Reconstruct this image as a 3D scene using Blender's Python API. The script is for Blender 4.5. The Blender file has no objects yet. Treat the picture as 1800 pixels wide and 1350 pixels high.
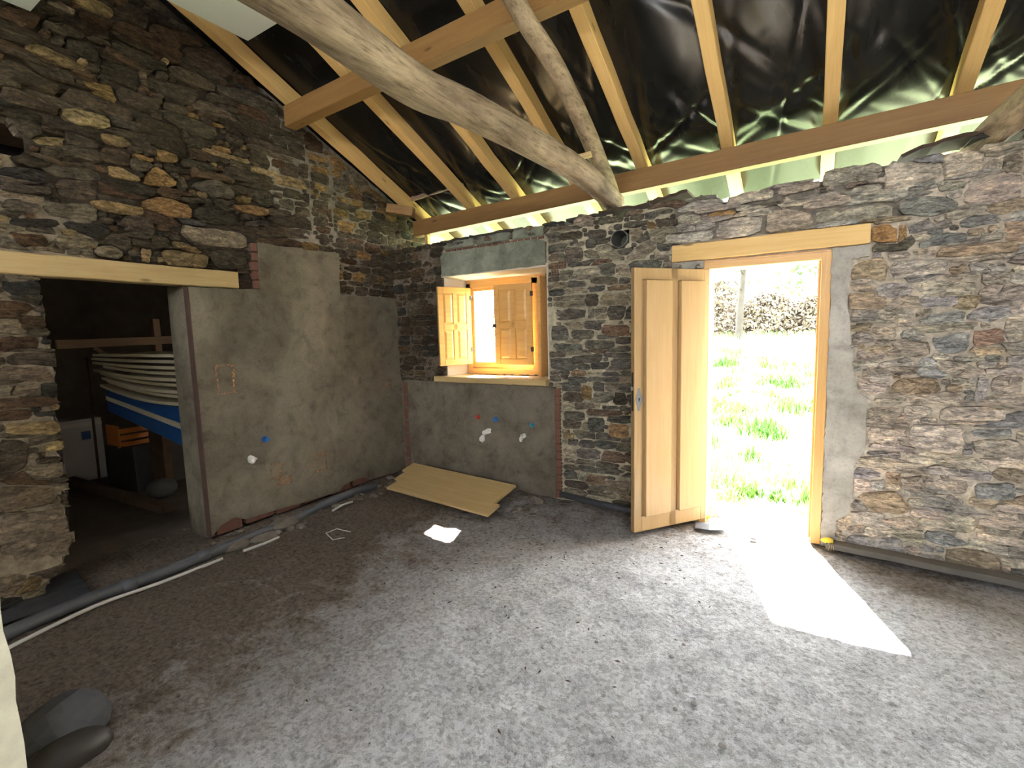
import bpy, bmesh, math, random
import numpy as np
from mathutils import Vector, Matrix

random.seed(11)
rng = np.random.default_rng(7)
scene = bpy.context.scene
COL = scene.collection

# ------------------------------------------------------------------ camera
def make_camera():
    yaw, pitch, roll = (math.radians(a) for a in (31.85, -6.11, -1.485))
    f = Vector((-math.sin(yaw) * math.cos(pitch), math.cos(yaw) * math.cos(pitch), math.sin(pitch)))
    r = Vector((math.cos(yaw), math.sin(yaw), 0.0))
    u = r.cross(f)
    r2 = math.cos(roll) * r + math.sin(roll) * u
    u2 = -math.sin(roll) * r + math.cos(roll) * u
    cam = bpy.data.cameras.new('camera')
    cam.sensor_width = 36.0
    cam.lens = 850.0 / 1800.0 * 36.0
    cam.clip_start = 0.02
    cam.clip_end = 300
    o = bpy.data.objects.new('camera', cam)
    COL.objects.link(o)
    m = Matrix((r2, u2, -f)).transposed().to_4x4()
    m.translation = Vector((0, 0, 1.52))
    o.matrix_world = m
    scene.camera = o
make_camera()

# ------------------------------------------------------------------ sky, sun, exposure
SUN_DIR = Vector((-0.296, 0.85, 1.0)).normalized()      # towards the sun
SKY_STRENGTH = 1.6
def make_world():
    w = bpy.data.worlds.new('sky')
    scene.world = w
    w.use_nodes = True
    nt = w.node_tree
    nt.nodes.clear()
    out = nt.nodes.new('ShaderNodeOutputWorld')
    bg = nt.nodes.new('ShaderNodeBackground')
    geo = nt.nodes.new('ShaderNodeTexCoord')
    sep = nt.nodes.new('ShaderNodeSeparateXYZ')
    ramp = nt.nodes.new('ShaderNodeValToRGB')
    ramp.color_ramp.elements[0].position = 0.0
    ramp.color_ramp.elements[0].color = (1.0, 0.99, 0.96, 1)
    ramp.color_ramp.elements[1].position = 0.8
    ramp.color_ramp.elements[1].color = (0.90, 0.95, 1.0, 1)
    nt.links.new(geo.outputs['Generated'], sep.inputs[0])
    nt.links.new(sep.outputs['Z'], ramp.inputs[0])
    nt.links.new(ramp.outputs[0], bg.inputs['Color'])
    bg.inputs['Strength'].default_value = SKY_STRENGTH
    nt.links.new(bg.outputs[0], out.inputs[0])
make_world()

sun = bpy.data.lights.new('sun', 'SUN')
sun.energy = 7.0
sun.angle = math.radians(0.6)
sun.color = (1.0, 0.965, 0.90)
sun_o = bpy.data.objects.new('sun', sun)
COL.objects.link(sun_o)
sun_o.rotation_euler = SUN_DIR.to_track_quat('Z', 'Y').to_euler()
sun_o.location = SUN_DIR * 30

scene.view_settings.view_transform = 'Standard'
scene.view_settings.look = 'None'
scene.view_settings.gamma = 1.0
scene.view_settings.use_curve_mapping = False
scene.view_settings.exposure = 4.5
scene.cycles.max_bounces = 8
scene.cycles.diffuse_bounces = 5
scene.cycles.transparent_max_bounces = 12
scene.cycles.sample_clamp_indirect = 6.0

# ------------------------------------------------------------------ helpers
def link(o, parent=None):
    COL.objects.link(o)
    if parent is not None:
        o.parent = parent
        o.matrix_parent_inverse = PARENT_INV.get(parent.name, Matrix.Identity(4))
    return o
PARENT_INV = {}

def tag(o, label=None, cat=None, group=None, kind=None):
    if label: o['label'] = label
    if cat: o['category'] = cat
    if group: o['group'] = group
    if kind: o['kind'] = kind
    return o

def thing(name, label, cat, loc=(0, 0, 0), group=None, kind=None):
    o = bpy.data.objects.new(name, None)
    o.empty_display_size = 0.1
    o.location = loc
    COL.objects.link(o)
    PARENT_INV[o.name] = Matrix.Translation(loc).inverted()
    return tag(o, label, cat, group, kind)

def mobj(name, verts, faces, m, parent=None, smooth=False, col=None, matrix=None):
    me = bpy.data.meshes.new(name)
    me.from_pydata([tuple(v) for v in verts], [], [tuple(f) for f in faces])
    if smooth:
        me.polygons.foreach_set('use_smooth', [True] * len(me.polygons))
    if col is not None:
        a = me.attributes.new('Col', 'FLOAT_COLOR', 'POINT')
        c = np.ones((len(verts), 4), np.float32)
        c[:, :3] = np.asarray(col, np.float32)
        a.data.foreach_set('color', c.ravel())
    me.materials.append(m)
    me.update()
    o = bpy.data.objects.new(name, me)
    link(o, parent)
    if matrix is not None:
        o.matrix_basis = matrix
    return o

class MB:
    """collects simple shapes into one mesh"""
    def __init__(self): self.v = []; self.f = []
    def add(self, v, f):
        b = len(self.v); self.v += [tuple(p) for p in v]; self.f += [tuple(i + b for i in q) for q in f]
    def box(self, a, b):
        x0, y0, z0 = a; x1, y1, z1 = b
        self.add([(x0, y0, z0), (x1, y0, z0), (x1, y1, z0), (x0, y1, z0), (x0, y0, z1), (x1, y0, z1), (x1, y1, z1), (x0, y1, z1)],
                 [(0, 3, 2, 1), (4, 5, 6, 7), (0, 1, 5, 4), (1, 2, 6, 5), (2, 3, 7, 6), (3, 0, 4, 7)])
    def build(self, name, m, parent=None, matrix=None, bevel=0.0, smooth=False):
        o = mobj(name, self.v, self.f, m, parent, smooth=smooth, matrix=matrix)
        if bevel: add_bevel(o, bevel)
        return o

def add_bevel(o, w, seg=1):
    bm = bmesh.new(); bm.from_mesh(o.data)
    bmesh.ops.bevel(bm, geom=bm.edges[:], offset=w, segments=seg, affect='EDGES', clamp_overlap=True)
    bm.to_mesh(o.data); bm.free()

def box(name, a, b, m, parent=None, bevel=0.0, matrix=None):
    q = MB(); q.box(a, b)
    return q.build(name, m, parent, matrix, bevel)

def frame_matrix(p0, p1, up=(0, 0, 1)):
    x = (Vector(p1) - Vector(p0)).normalized()
    u = Vector(up); y = u.cross(x).normalized(); z = x.cross(y)
    m = Matrix((x, y, z)).transposed().to_4x4(); m.translation = Vector(p0)
    return m, (Vector(p1) - Vector(p0)).length

def timber(name, p0, p1, w, h, m, parent=None, up=(0, 0, 1), wob=0.002, bevel=0.004, nseg=14):
    """sawn beam; local X along its length, centred on y and z"""
    M, L = frame_matrix(p0, p1, up)
    v = []; f = []
    c = bevel
    prof = [(-w/2 + c, -h/2), (w/2 - c, -h/2), (w/2, -h/2 + c), (w/2, h/2 - c), (w/2 - c, h/2), (-w/2 + c, h/2), (-w/2, h/2 - c), (-w/2, -h/2 + c)]
    for i in range(nseg + 1):
        dx, dy = random.uniform(-wob, wob), random.uniform(-wob, wob)
        for (a, b) in prof: v.append((L * i / nseg, a + dx, b + dy))
    n = len(prof)
    for i in range(nseg):
        for k in range(n):
            f.append((i*n + k, (i+1)*n + k, (i+1)*n + (k+1) % n, i*n + (k+1) % n))
    f.append(tuple(range(n - 1, -1, -1))[::-1]); f.append(tuple(nseg*n + k for k in range(n))[::-1])
    return mobj(name, v, f, m, parent, matrix=M)

def tube(name, pts, rad, m, parent=None, n=10, smooth=True, rough=0.0, sub=1, square=2.0):
    """swept tube through pts; radius per point; cross section a superellipse"""
    P = [Vector(p) for p in pts]
    if not hasattr(rad, '__len__'): rad = [rad] * len(P)
    if sub > 1:
        Q = []; R = []
        for i in range(len(P) - 1):
            p0 = P[max(i-1, 0)]; p1 = P[i]; p2 = P[i+1]; p3 = P[min(i+2, len(P)-1)]
            for s in range(sub):
                t = s / sub
                Q.append(0.5 * ((2*p1) + (p2-p0)*t + (2*p0 - 5*p1 + 4*p2 - p3)*t*t + (3*p1 - p0 - 3*p2 + p3)*t**3))
                R.append(rad[i]*(1-t) + rad[i+1]*t)
        Q.append(P[-1]); R.append(rad[-1]); P, rad = Q, R
    v = []; f = []
    ph = [random.uniform(0, 6.28) for _ in range(8)]
    for i, p in enumerate(P):
        d = (P[min(i+1, len(P)-1)] - P[max(i-1, 0)]).normalized()
        up = Vector((0, 0, 1)) if abs(d.z) < 0.95 else Vector((1, 0, 0))
        a = d.cross(up).normalized(); b = a.cross(d)
        for k in range(n):
            t = 2*math.pi*k/n
            c, s = math.cos(t), math.sin(t)
            q = (abs(c)**square + abs(s)**square) ** (-1/square)
            rr = rad[i] * q * (1 + rough * (math.sin(3*t + ph[0] + i*.21) * .5 + math.sin(5*t + ph[1] - i*.37) * .35 + math.sin(i*.6 + ph[2] + t) * .5))
            v.append(p + (a*c + b*s) * rr)
    for i in range(len(P)-1):
        for k in range(n):
            f.append((i*n+k, i*n+(k+1) % n, (i+1)*n+(k+1) % n, (i+1)*n+k))
    f.append(tuple(range(n-1, -1, -1))); f.append(tuple((len(P)-1)*n+k for k in range(n)))
    return mobj(name, v, f, m, parent, smooth=smooth)

def vnoise(x, y, seed=0):
    """vectorised 2-D value noise in 0..1"""
    x = np.asarray(x, float); y = np.asarray(y, float)
    xi = np.floor(x).astype(np.int64); yi = np.floor(y).astype(np.int64)
    xf = x - xi; yf = y - yi
    xf = xf*xf*(3-2*xf); yf = yf*yf*(3-2*yf)
    def h(a, b):
        n = (a*374761393 + b*668265263 + seed*982451653) & 0x7fffffff
        n = ((n ^ (n >> 13)) * 1274126177) & 0x7fffffff
        return ((n ^ (n >> 16)) & 0xffff) / 65535.0
    a = h(xi, yi); b = h(xi+1, yi); c = h(xi, yi+1); d = h(xi+1, yi+1)
    return (a*(1-xf)+b*xf)*(1-yf) + (c*(1-xf)+d*xf)*yf
def fbm(x, y, oct=4, seed=0):
    s = 0; amp = .5; tot = 0
    for o in range(oct):
        s = s + amp*vnoise(np.asarray(x)*2**o, np.asarray(y)*2**o, seed+o); tot += amp; amp *= .5
    return s/tot

def inside(poly, U, Z):
    r = np.zeros(U.shape, bool); n = len(poly); j = n-1
    for i in range(n):
        (xi, yi), (xj, yj) = poly[i], poly[j]
        if yi != yj:
            r ^= ((yi > Z) != (yj > Z)) & (U < (xj-xi)*(Z-yi)/(yj-yi)+xi)
        j = i
    return r

def prism(name, poly, place, d0, d1, m, parent=None, jitter=0.0, seg=0.0, bevel=0.0):
    """a slab: outline poly (u,z) extruded from depth d0 (back) to d1 (face); place(u,z,d)->xyz"""
    P = []
    for i, a in enumerate(poly):
        b = poly[(i+1) % len(poly)]
        L = math.hypot(b[0]-a[0], b[1]-a[1]); k = max(1, int(L/seg)) if seg else 1
        for s in range(k):
            t = s/k
            ja = random.uniform(-jitter, jitter) if s else 0; jb = random.uniform(-jitter, jitter) if s else 0
            P.append((a[0]+(b[0]-a[0])*t+ja, a[1]+(b[1]-a[1])*t+jb))
    bm = bmesh.new()
    fr = [bm.verts.new(place(u, z, d1)) for u, z in P]
    bk = [bm.verts.new(place(u, z, d0)) for u, z in P]
    n = len(P)
    bm.faces.new(fr); bm.faces.new(bk[::-1])
    for i in range(n): bm.faces.new((fr[i], bk[i], bk[(i+1) % n], fr[(i+1) % n]))
    bmesh.ops.recalc_face_normals(bm, faces=bm.faces[:])
    bmesh.ops.triangulate(bm, faces=[q for q in bm.faces if len(q.verts) > 4])
    me = bpy.data.meshes.new(name); bm.to_mesh(me); bm.free()
    me.materials.append(m)
    o = bpy.data.objects.new(name, me)
    link(o, parent)
    return o

def lump(name, loc, size, m, parent=None, seed=0, rough=0.35, sub=2, flat=True, col=None):
    """an irregular stone-like lump"""
    bm = bmesh.new()
    bmesh.ops.create_icosphere(bm, subdivisions=sub, radius=1.0)
    r = random.Random(seed)
    dirs = [Vector((r.gauss(0, 1), r.gauss(0, 1), r.gauss(0, 1))).normalized() for _ in range(7)]
    amp = [r.uniform(-rough, rough) for _ in range(7)]
    for v in bm.verts:
        k = 1.0 + sum(a*max(0, v.co.normalized().dot(d))**3 for a, d in zip(amp, dirs)) + r.uniform(-.04, .04)
        v.co = Vector((v.co.x*k*size[0], v.co.y*k*size[1], v.co.z*k*size[2])) + Vector(loc)
    me = bpy.data.meshes.new(name); bm.to_mesh(me); bm.free()
    if not flat: me.polygons.foreach_set('use_smooth', [True]*len(me.polygons))
    if col is not None:
        a = me.attributes.new('Col', 'FLOAT_COLOR', 'POINT')
        a.data.foreach_set('color', list(tuple(col)+(1.0,))*len(me.vertices))
    me.materials.append(m)
    o = bpy.data.objects.new(name, me); link(o, parent)
    return o

# ------------------------------------------------------------------ materials
class NT:
    def __init__(self, name):
        self.m = bpy.data.materials.new(name); self.m.use_nodes = True
        self.t = self.m.node_tree; self.t.nodes.clear()
        self.out = self.n('ShaderNodeOutputMaterial'); self.b = self.n('ShaderNodeBsdfPrincipled')
        self.l(self.b.outputs[0], self.out.inputs[0])
        self.b.inputs['Specular IOR Level'].default_value = 0.3
    def n(self, t, **k):
        x = self.t.nodes.new(t)
        for a, b in k.items(): setattr(x, a, b)
        return x
    def l(self, a, b): self.t.links.new(a, b)
    def coord(self, kind='Object', scale=(1, 1, 1), rnd=False):
        c = self.n('ShaderNodeTexCoord'); mp = self.n('ShaderNodeMapping'); mp.inputs['Scale'].default_value = scale
        self.l(c.outputs[kind], mp.inputs['Vector'])
        if rnd:
            oi = self.n('ShaderNodeObjectInfo'); mu = self.n('ShaderNodeVectorMath', operation='SCALE')
            mu.inputs[0].default_value = (37, 53, 71); self.l(oi.outputs['Random'], mu.inputs['Scale'])
            self.l(mu.outputs[0], mp.inputs['Location'])
        return mp.outputs[0]
    def noise(self, v, scale, detail=4, rough=.55, dist=0.0):
        x = self.n('ShaderNodeTexNoise'); x.inputs['Scale'].default_value = scale; x.inputs['Detail'].default_value = detail
        x.inputs['Roughness'].default_value = rough; x.inputs['Distortion'].default_value = dist
        self.l(v, x.inputs['Vector']); return x.outputs['Fac']
    def ramp(self, fac, stops):
        r = self.n('ShaderNodeValToRGB'); e = r.color_ramp.elements
        while len(e) < len(stops): e.new(.5)
        for q, (p, c) in zip(e, stops): q.position = p; q.color = (*c, 1) if len(c) == 3 else c
        self.l(fac, r.inputs[0]); return r.outputs[0]
    def mix(self, fac, a, b, mode='MIX'):
        x = self.n('ShaderNodeMix', data_type='RGBA', blend_type=mode)
        for s, v in ((x.inputs[0], fac), (x.inputs[6], a), (x.inputs[7], b)):
            if hasattr(v, 'links'): self.l(v, s)
            elif isinstance(v, (int, float)): s.default_value = v
            else: s.default_value = (*v, 1)
        return x.outputs[2]
    def math(self, op, a, b=0.0):
        x = self.n('ShaderNodeMath', operation=op)
        for s, v in ((x.inputs[0], a), (x.inputs[1], b)):
            if hasattr(v, 'links'): self.l(v, s)
            else: s.default_value = v
        return x.outputs[0]
    def bump(self, h, strength=.5, dist=.01, prev=None):
        x = self.n('ShaderNodeBump'); x.inputs['Strength'].default_value = strength; x.inputs['Distance'].default_value = dist
        self.l(h, x.inputs['Height'])
        if prev is not None: self.l(prev, x.inputs['Normal'])
        return x.outputs[0]
    def done(self, color=None, rough=.8, normal=None, spec=None, metal=None):
        if color is not None:
            if hasattr(color, 'links'): self.l(color, self.b.inputs['Base Color'])
            else: self.b.inputs['Base Color'].default_value = (*color, 1)
        if hasattr(rough, 'links'): self.l(rough, self.b.inputs['Roughness'])
        else: self.b.inputs['Roughness'].default_value = rough
        if normal is not None: self.l(normal, self.b.inputs['Normal'])
        if spec is not None: self.b.inputs['Specular IOR Level'].default_value = spec
        if metal is not None: self.b.inputs['Metallic'].default_value = metal
        return self.m

def plain(name, c, rough=.7, spec=.3, metal=0.0, var=0.0, vs=8.0, bump=0.0, bs=40):
    t = NT(name); v = t.coord()
    col = c
    if var:
        n = t.noise(v, vs, 5)
        col = t.mix(n, tuple(x*(1-var) for x in c), tuple(min(1, x*(1+var)) for x in c))
    nm = t.bump(t.noise(v, bs, 5), bump, .004) if bump else None
    return t.done(col, rough, nm, spec, metal)

def stone_mat():
    t = NT('stone'); v = t.coord()
    at = t.n('ShaderNodeAttribute', attribute_name='Col')
    vs = t.coord(scale=(1, 1, 2.8))
    big = t.noise(vs, 6, 5, .6, .4); fine = t.noise(v, 60, 6, .7); mid = t.noise(vs, 20, 6, .68, .5)
    c = t.mix(1.0, at.outputs['Color'], t.ramp(big, [(.25, (.55, .52, .5)), (.5, (1, 1, 1)), (.75, (1.45, 1.38, 1.25))]), 'MULTIPLY')
    c = t.mix(1.0, c, t.ramp(mid, [(.28, (.42, .41, .41)), (.47, (1, 1, 1)), (.72, (1.45, 1.42, 1.36))]), 'MULTIPLY')
    c = t.mix(1.0, c, t.ramp(fine, [(.3, (.7, .7, .7)), (.55, (1, 1, 1)), (.8, (1.3, 1.3, 1.3))]), 'MULTIPLY')
    wv = t.n('ShaderNodeVectorMath', operation='ADD'); nv = t.n('ShaderNodeTexNoise'); nv.inputs['Scale'].default_value = 9; t.l(v, nv.inputs['Vector'])
    sc = t.n('ShaderNodeVectorMath', operation='SCALE'); sc.inputs['Scale'].default_value = .09; t.l(nv.outputs['Color'], sc.inputs[0]); t.l(vs, wv.inputs[0]); t.l(sc.outputs[0], wv.inputs[1])
    hs = []
    for k, s_ in enumerate((17, 41)):
        vo = t.n('ShaderNodeTexVoronoi'); vo.inputs['Scale'].default_value = s_; t.l(wv.outputs[0], vo.inputs['Vector'])
        sx = t.n('ShaderNodeSeparateColor'); t.l(vo.outputs['Color'], sx.inputs[0]); hs.append(sx.outputs[0])
        c = t.mix(1.0, c, t.ramp(sx.outputs[0], [(0, (.74, .73, .72)), (1, (1.22, 1.21, 1.19))]), 'MULTIPLY')
    n = t.bump(big, .9, .04); n = t.bump(hs[0], .5, .016, n); n = t.bump(mid, 1.0, .026, n); n = t.bump(hs[1], .4, .008, n); n = t.bump(fine, .7, .007, n)
    return t.done(c, .9, n, .2)
def mortar_mat():
    t = NT('mortar'); v = t.coord()
    at = t.n('ShaderNodeAttribute', attribute_name='Col')
    big = t.noise(v, 5, 5, .6); fine = t.noise(v, 70, 6, .7); mid = t.noise(v, 24, 5, .6)
    c = t.mix(1.0, at.outputs['Color'], t.ramp(big, [(.25, (.6, .58, .55)), (.5, (1, 1, 1)), (.75, (1.3, 1.27, 1.2))]), 'MULTIPLY')
    c = t.mix(1.0, c, t.ramp(mid, [(.3, (.6, .6, .6)), (.55, (1, 1, 1)), (.8, (1.3, 1.3, 1.25))]), 'MULTIPLY')
    n = t.bump(mid, .9, .02); n = t.bump(fine, .6, .006, n)
    return t.done(c, .95, n, .15)
def plaster_mat(name, base, dark, seed=0.0):
    t = NT(name); v = t.coord()
    big = t.noise(v, 1.3+seed, 5, .6, .6); mid = t.noise(v, 7, 6, .7, .4); fine = t.noise(v, 55, 6, .7); sp = t.noise(v, 130, 3, .5)
    c = t.mix(t.ramp(big, [(.35, (0, 0, 0)), (.62, (1, 1, 1))]), dark, base)
    c = t.mix(1.0, c, t.ramp(mid, [(.3, (.62, .6, .58)), (.48, (.95, .95, .95)), (.7, (1.14, 1.13, 1.1))]), 'MULTIPLY')
    c = t.mix(1.0, c, t.ramp(fine, [(.28, (.55, .55, .55)), (.42, (1, 1, 1)), (.8, (1.12, 1.12, 1.12))]), 'MULTIPLY')
    n = t.bump(mid, .35, .012); n = t.bump(fine, .45, .004, n); n = t.bump(sp, .25, .002, n)
    return t.done(c, .88, n, .25)
def floor_mat():
    t = NT('floor_concrete'); v = t.coord()
    sep = t.n('ShaderNodeSeparateXYZ'); t.l(v, sep.inputs[0])
    big = t.noise(v, .8, 5, .6, .5); mid = t.noise(v, 6, 6, .68, .5); fine = t.noise(v, 38, 6, .72); sp = t.noise(v, 150, 4, .6)
    # browner, darker colour towards the gable wall and the window wall
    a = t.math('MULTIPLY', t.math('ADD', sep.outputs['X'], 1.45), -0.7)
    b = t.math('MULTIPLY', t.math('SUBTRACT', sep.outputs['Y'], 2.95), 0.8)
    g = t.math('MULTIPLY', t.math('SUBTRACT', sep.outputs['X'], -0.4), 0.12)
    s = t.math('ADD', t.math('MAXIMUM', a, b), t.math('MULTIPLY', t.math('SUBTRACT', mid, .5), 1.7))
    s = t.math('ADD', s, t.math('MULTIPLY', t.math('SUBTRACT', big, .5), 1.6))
    brown_mask = t.ramp(s, [(0.05, (0, 0, 0)), (.85, (1, 1, 1))])
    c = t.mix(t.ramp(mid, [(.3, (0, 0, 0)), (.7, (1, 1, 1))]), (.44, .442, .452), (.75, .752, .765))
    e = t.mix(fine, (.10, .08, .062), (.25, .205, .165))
    c = t.mix(brown_mask, c, e)
    c = t.mix(1.0, c, t.ramp(fine, [(.30, (.45, .43, .42)), (.47, (1, 1, 1)), (.7, (1.12, 1.12, 1.12))]), 'MULTIPLY')
    vo = t.n('ShaderNodeTexVoronoi'); vo.inputs['Scale'].default_value = 62; t.l(v, vo.inputs['Vector'])
    sx = t.n('ShaderNodeSeparateColor'); t.l(vo.outputs['Color'], sx.inputs[0])
    c = t.mix(1.0, c, t.ramp(sx.outputs[0], [(0, (.72, .71, .70)), (.5, (1, 1, 1)), (1, (1.14, 1.14, 1.14))]), 'MULTIPLY')
    c = t.mix(1.0, c, t.ramp(sp, [(.32, (.5, .48, .46)), (.42, (1, 1, 1)), (.8, (1.1, 1.1, 1.1))]), 'MULTIPLY')
    n = t.bump(mid, .8, .05); n = t.bump(fine, 1.0, .028, n); n = t.bump(sx.outputs[0], .5, .006, n); n = t.bump(sp, .9, .008, n)
    return t.done(c, .9, n, .25)
def wood_mat(name, light, dark, grain=1.0, knots=True, rough=.55, spec=.3):
    """pine: grain along local X"""
    t = NT(name); v = t.coord(scale=(.9, 14, 14), rnd=True); v2 = t.coord(scale=(2.2, 60, 60), rnd=True); vk = t.coord(scale=(2.2, 7, 7), rnd=True)
    a = t.noise(v, 2.0, 4, .6, .8); b = t.noise(v2, 2.0, 3, .6)
    c = t.mix(t.ramp(a, [(.3, (0, 0, 0)), (.7, (1, 1, 1))]), dark, light)
    c = t.mix(.35*grain, c, t.mix(t.ramp(b, [(.35, (0, 0, 0)), (.65, (1, 1, 1))]), dark, light))
    if knots:
        vo = t.n('ShaderNodeTexVoronoi'); vo.inputs['Scale'].default_value = 1.1; t.l(vk, vo.inputs['Vector'])
        k = t.ramp(vo.outputs['Distance'], [(0.05, (1, 1, 1)), (.12, (0, 0, 0))])
        c = t.mix(k, c, tuple(x*.42 for x in dark))
    n = t.bump(b, .15, .003)
    return t.done(c, rough, n, spec)
def log_mat():
    t = NT('weathered_log'); v = t.coord(scale=(6, 1.2, 6)); v2 = t.coord(scale=(30, 2.5, 30)); v3 = t.coord()
    a = t.noise(v, 2, 5, .65, .5); b = t.noise(v2, 2, 5, .7); c3 = t.noise(v3, 4, 5, .6)
    c = t.mix(t.ramp(a, [(.3, (0, 0, 0)), (.68, (1, 1, 1))]), (.17, .125, .082), (.40, .315, .215))
    c = t.mix(1.0, c, t.ramp(b, [(.3, (.45, .42, .38)), (.5, (1, 1, 1)), (.75, (1.2, 1.17, 1.1))]), 'MULTIPLY')
    c = t.mix(1.0, c, t.ramp(c3, [(.3, (.7, .68, .66)), (.6, (1.1, 1.08, 1.05))]), 'MULTIPLY')
    n = t.bump(b, .6, .012); n = t.bump(a, .5, .02, n)
    return t.done(c, .8, n, .2)
def sheet_mat():
    t = NT('black_plastic'); v = t.coord(); vs = t.coord(scale=(1, .35, .35))
    a = t.noise(vs, 7, 4, .55, .6); b = t.noise(v, 45, 3, .5)
    n = t.bump(a, .04, .02); n = t.bump(b, .02, .002, n)
    return t.done((.007, .0075, .0078), t.ramp(a, [(.3, (.2,)*3), (.7, (.3,)*3)]), n, .4)
def glass_mat():
    t = NT('window_glass')
    tr = t.n('ShaderNodeBsdfTransparent'); gl = t.n('ShaderNodeBsdfGlossy'); gl.inputs['Roughness'].default_value = .02
    mx = t.n('ShaderNodeMixShader'); mx.inputs[0].default_value = .05
    t.l(tr.outputs[0], mx.inputs[1]); t.l(gl.outputs[0], mx.inputs[2]); t.l(mx.outputs[0], t.out.inputs[0])
    return t.m
def chalk_mat():
    t = NT('orange_chalk'); v = t.coord()
    n = t.noise(v, 45, 5, .7); n2 = t.noise(v, 9, 4, .6)
    tr = t.n('ShaderNodeBsdfTransparent'); mx = t.n('ShaderNodeMixShader')
    f = t.math('MULTIPLY', t.ramp(n, [(.42, (0, 0, 0)), (.62, (1, 1, 1))]), t.ramp(n2, [(.3, (.25,)*3), (.65, (.9,)*3)]))
    t.done((.75, .36, .15), .9); t.l(f, mx.inputs[0]); t.l(tr.outputs[0], mx.inputs[1]); t.l(t.b.outputs[0], mx.inputs[2]); t.l(mx.outputs[0], t.out.inputs[0])
    return t.m
def meadow_mat():
    t = NT('meadow_soil'); v = t.coord(); sep = t.n('ShaderNodeSeparateXYZ'); t.l(v, sep.inputs[0])
    n = t.noise(v, 1.6, 5, .6); f = t.noise(v, 14, 5, .6)
    g = t.mix(t.ramp(n, [(.35, (0, 0, 0)), (.65, (1, 1, 1))]), (.20, .27, .11), (.40, .42, .28))
    y = t.math('ADD', t.math('MULTIPLY', t.math('SUBTRACT', sep.outputs['Y'], 4.9), 1.6), t.math('MULTIPLY', t.math('SUBTRACT', n, .5), 2.0))
    c = t.mix(t.ramp(y, [(0, (0, 0, 0)), (1, (1, 1, 1))]), t.mix(f, (.42, .41, .38), (.56, .54, .5)), g)
    return t.done(c, .95, t.bump(f, .6, .03), .1)
def leaf_mat(name, a, b, trans=.3):
    t = NT(name); v = t.coord(); c = t.mix(t.ramp(t.noise(v, 1.7, 3), [(.35, (0, 0, 0)), (.65, (1, 1, 1))]), a, b)
    t.done(c, .6, None, .2)
    tl = t.n('ShaderNodeBsdfTranslucent'); t.l(c, tl.inputs[0]); mx = t.n('ShaderNodeMixShader'); mx.inputs[0].default_value = trans
    t.l(t.b.outputs[0], mx.inputs[1]); t.l(tl.outputs[0], mx.inputs[2]); t.l(mx.outputs[0], t.out.inputs[0])
    return t.m

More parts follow.
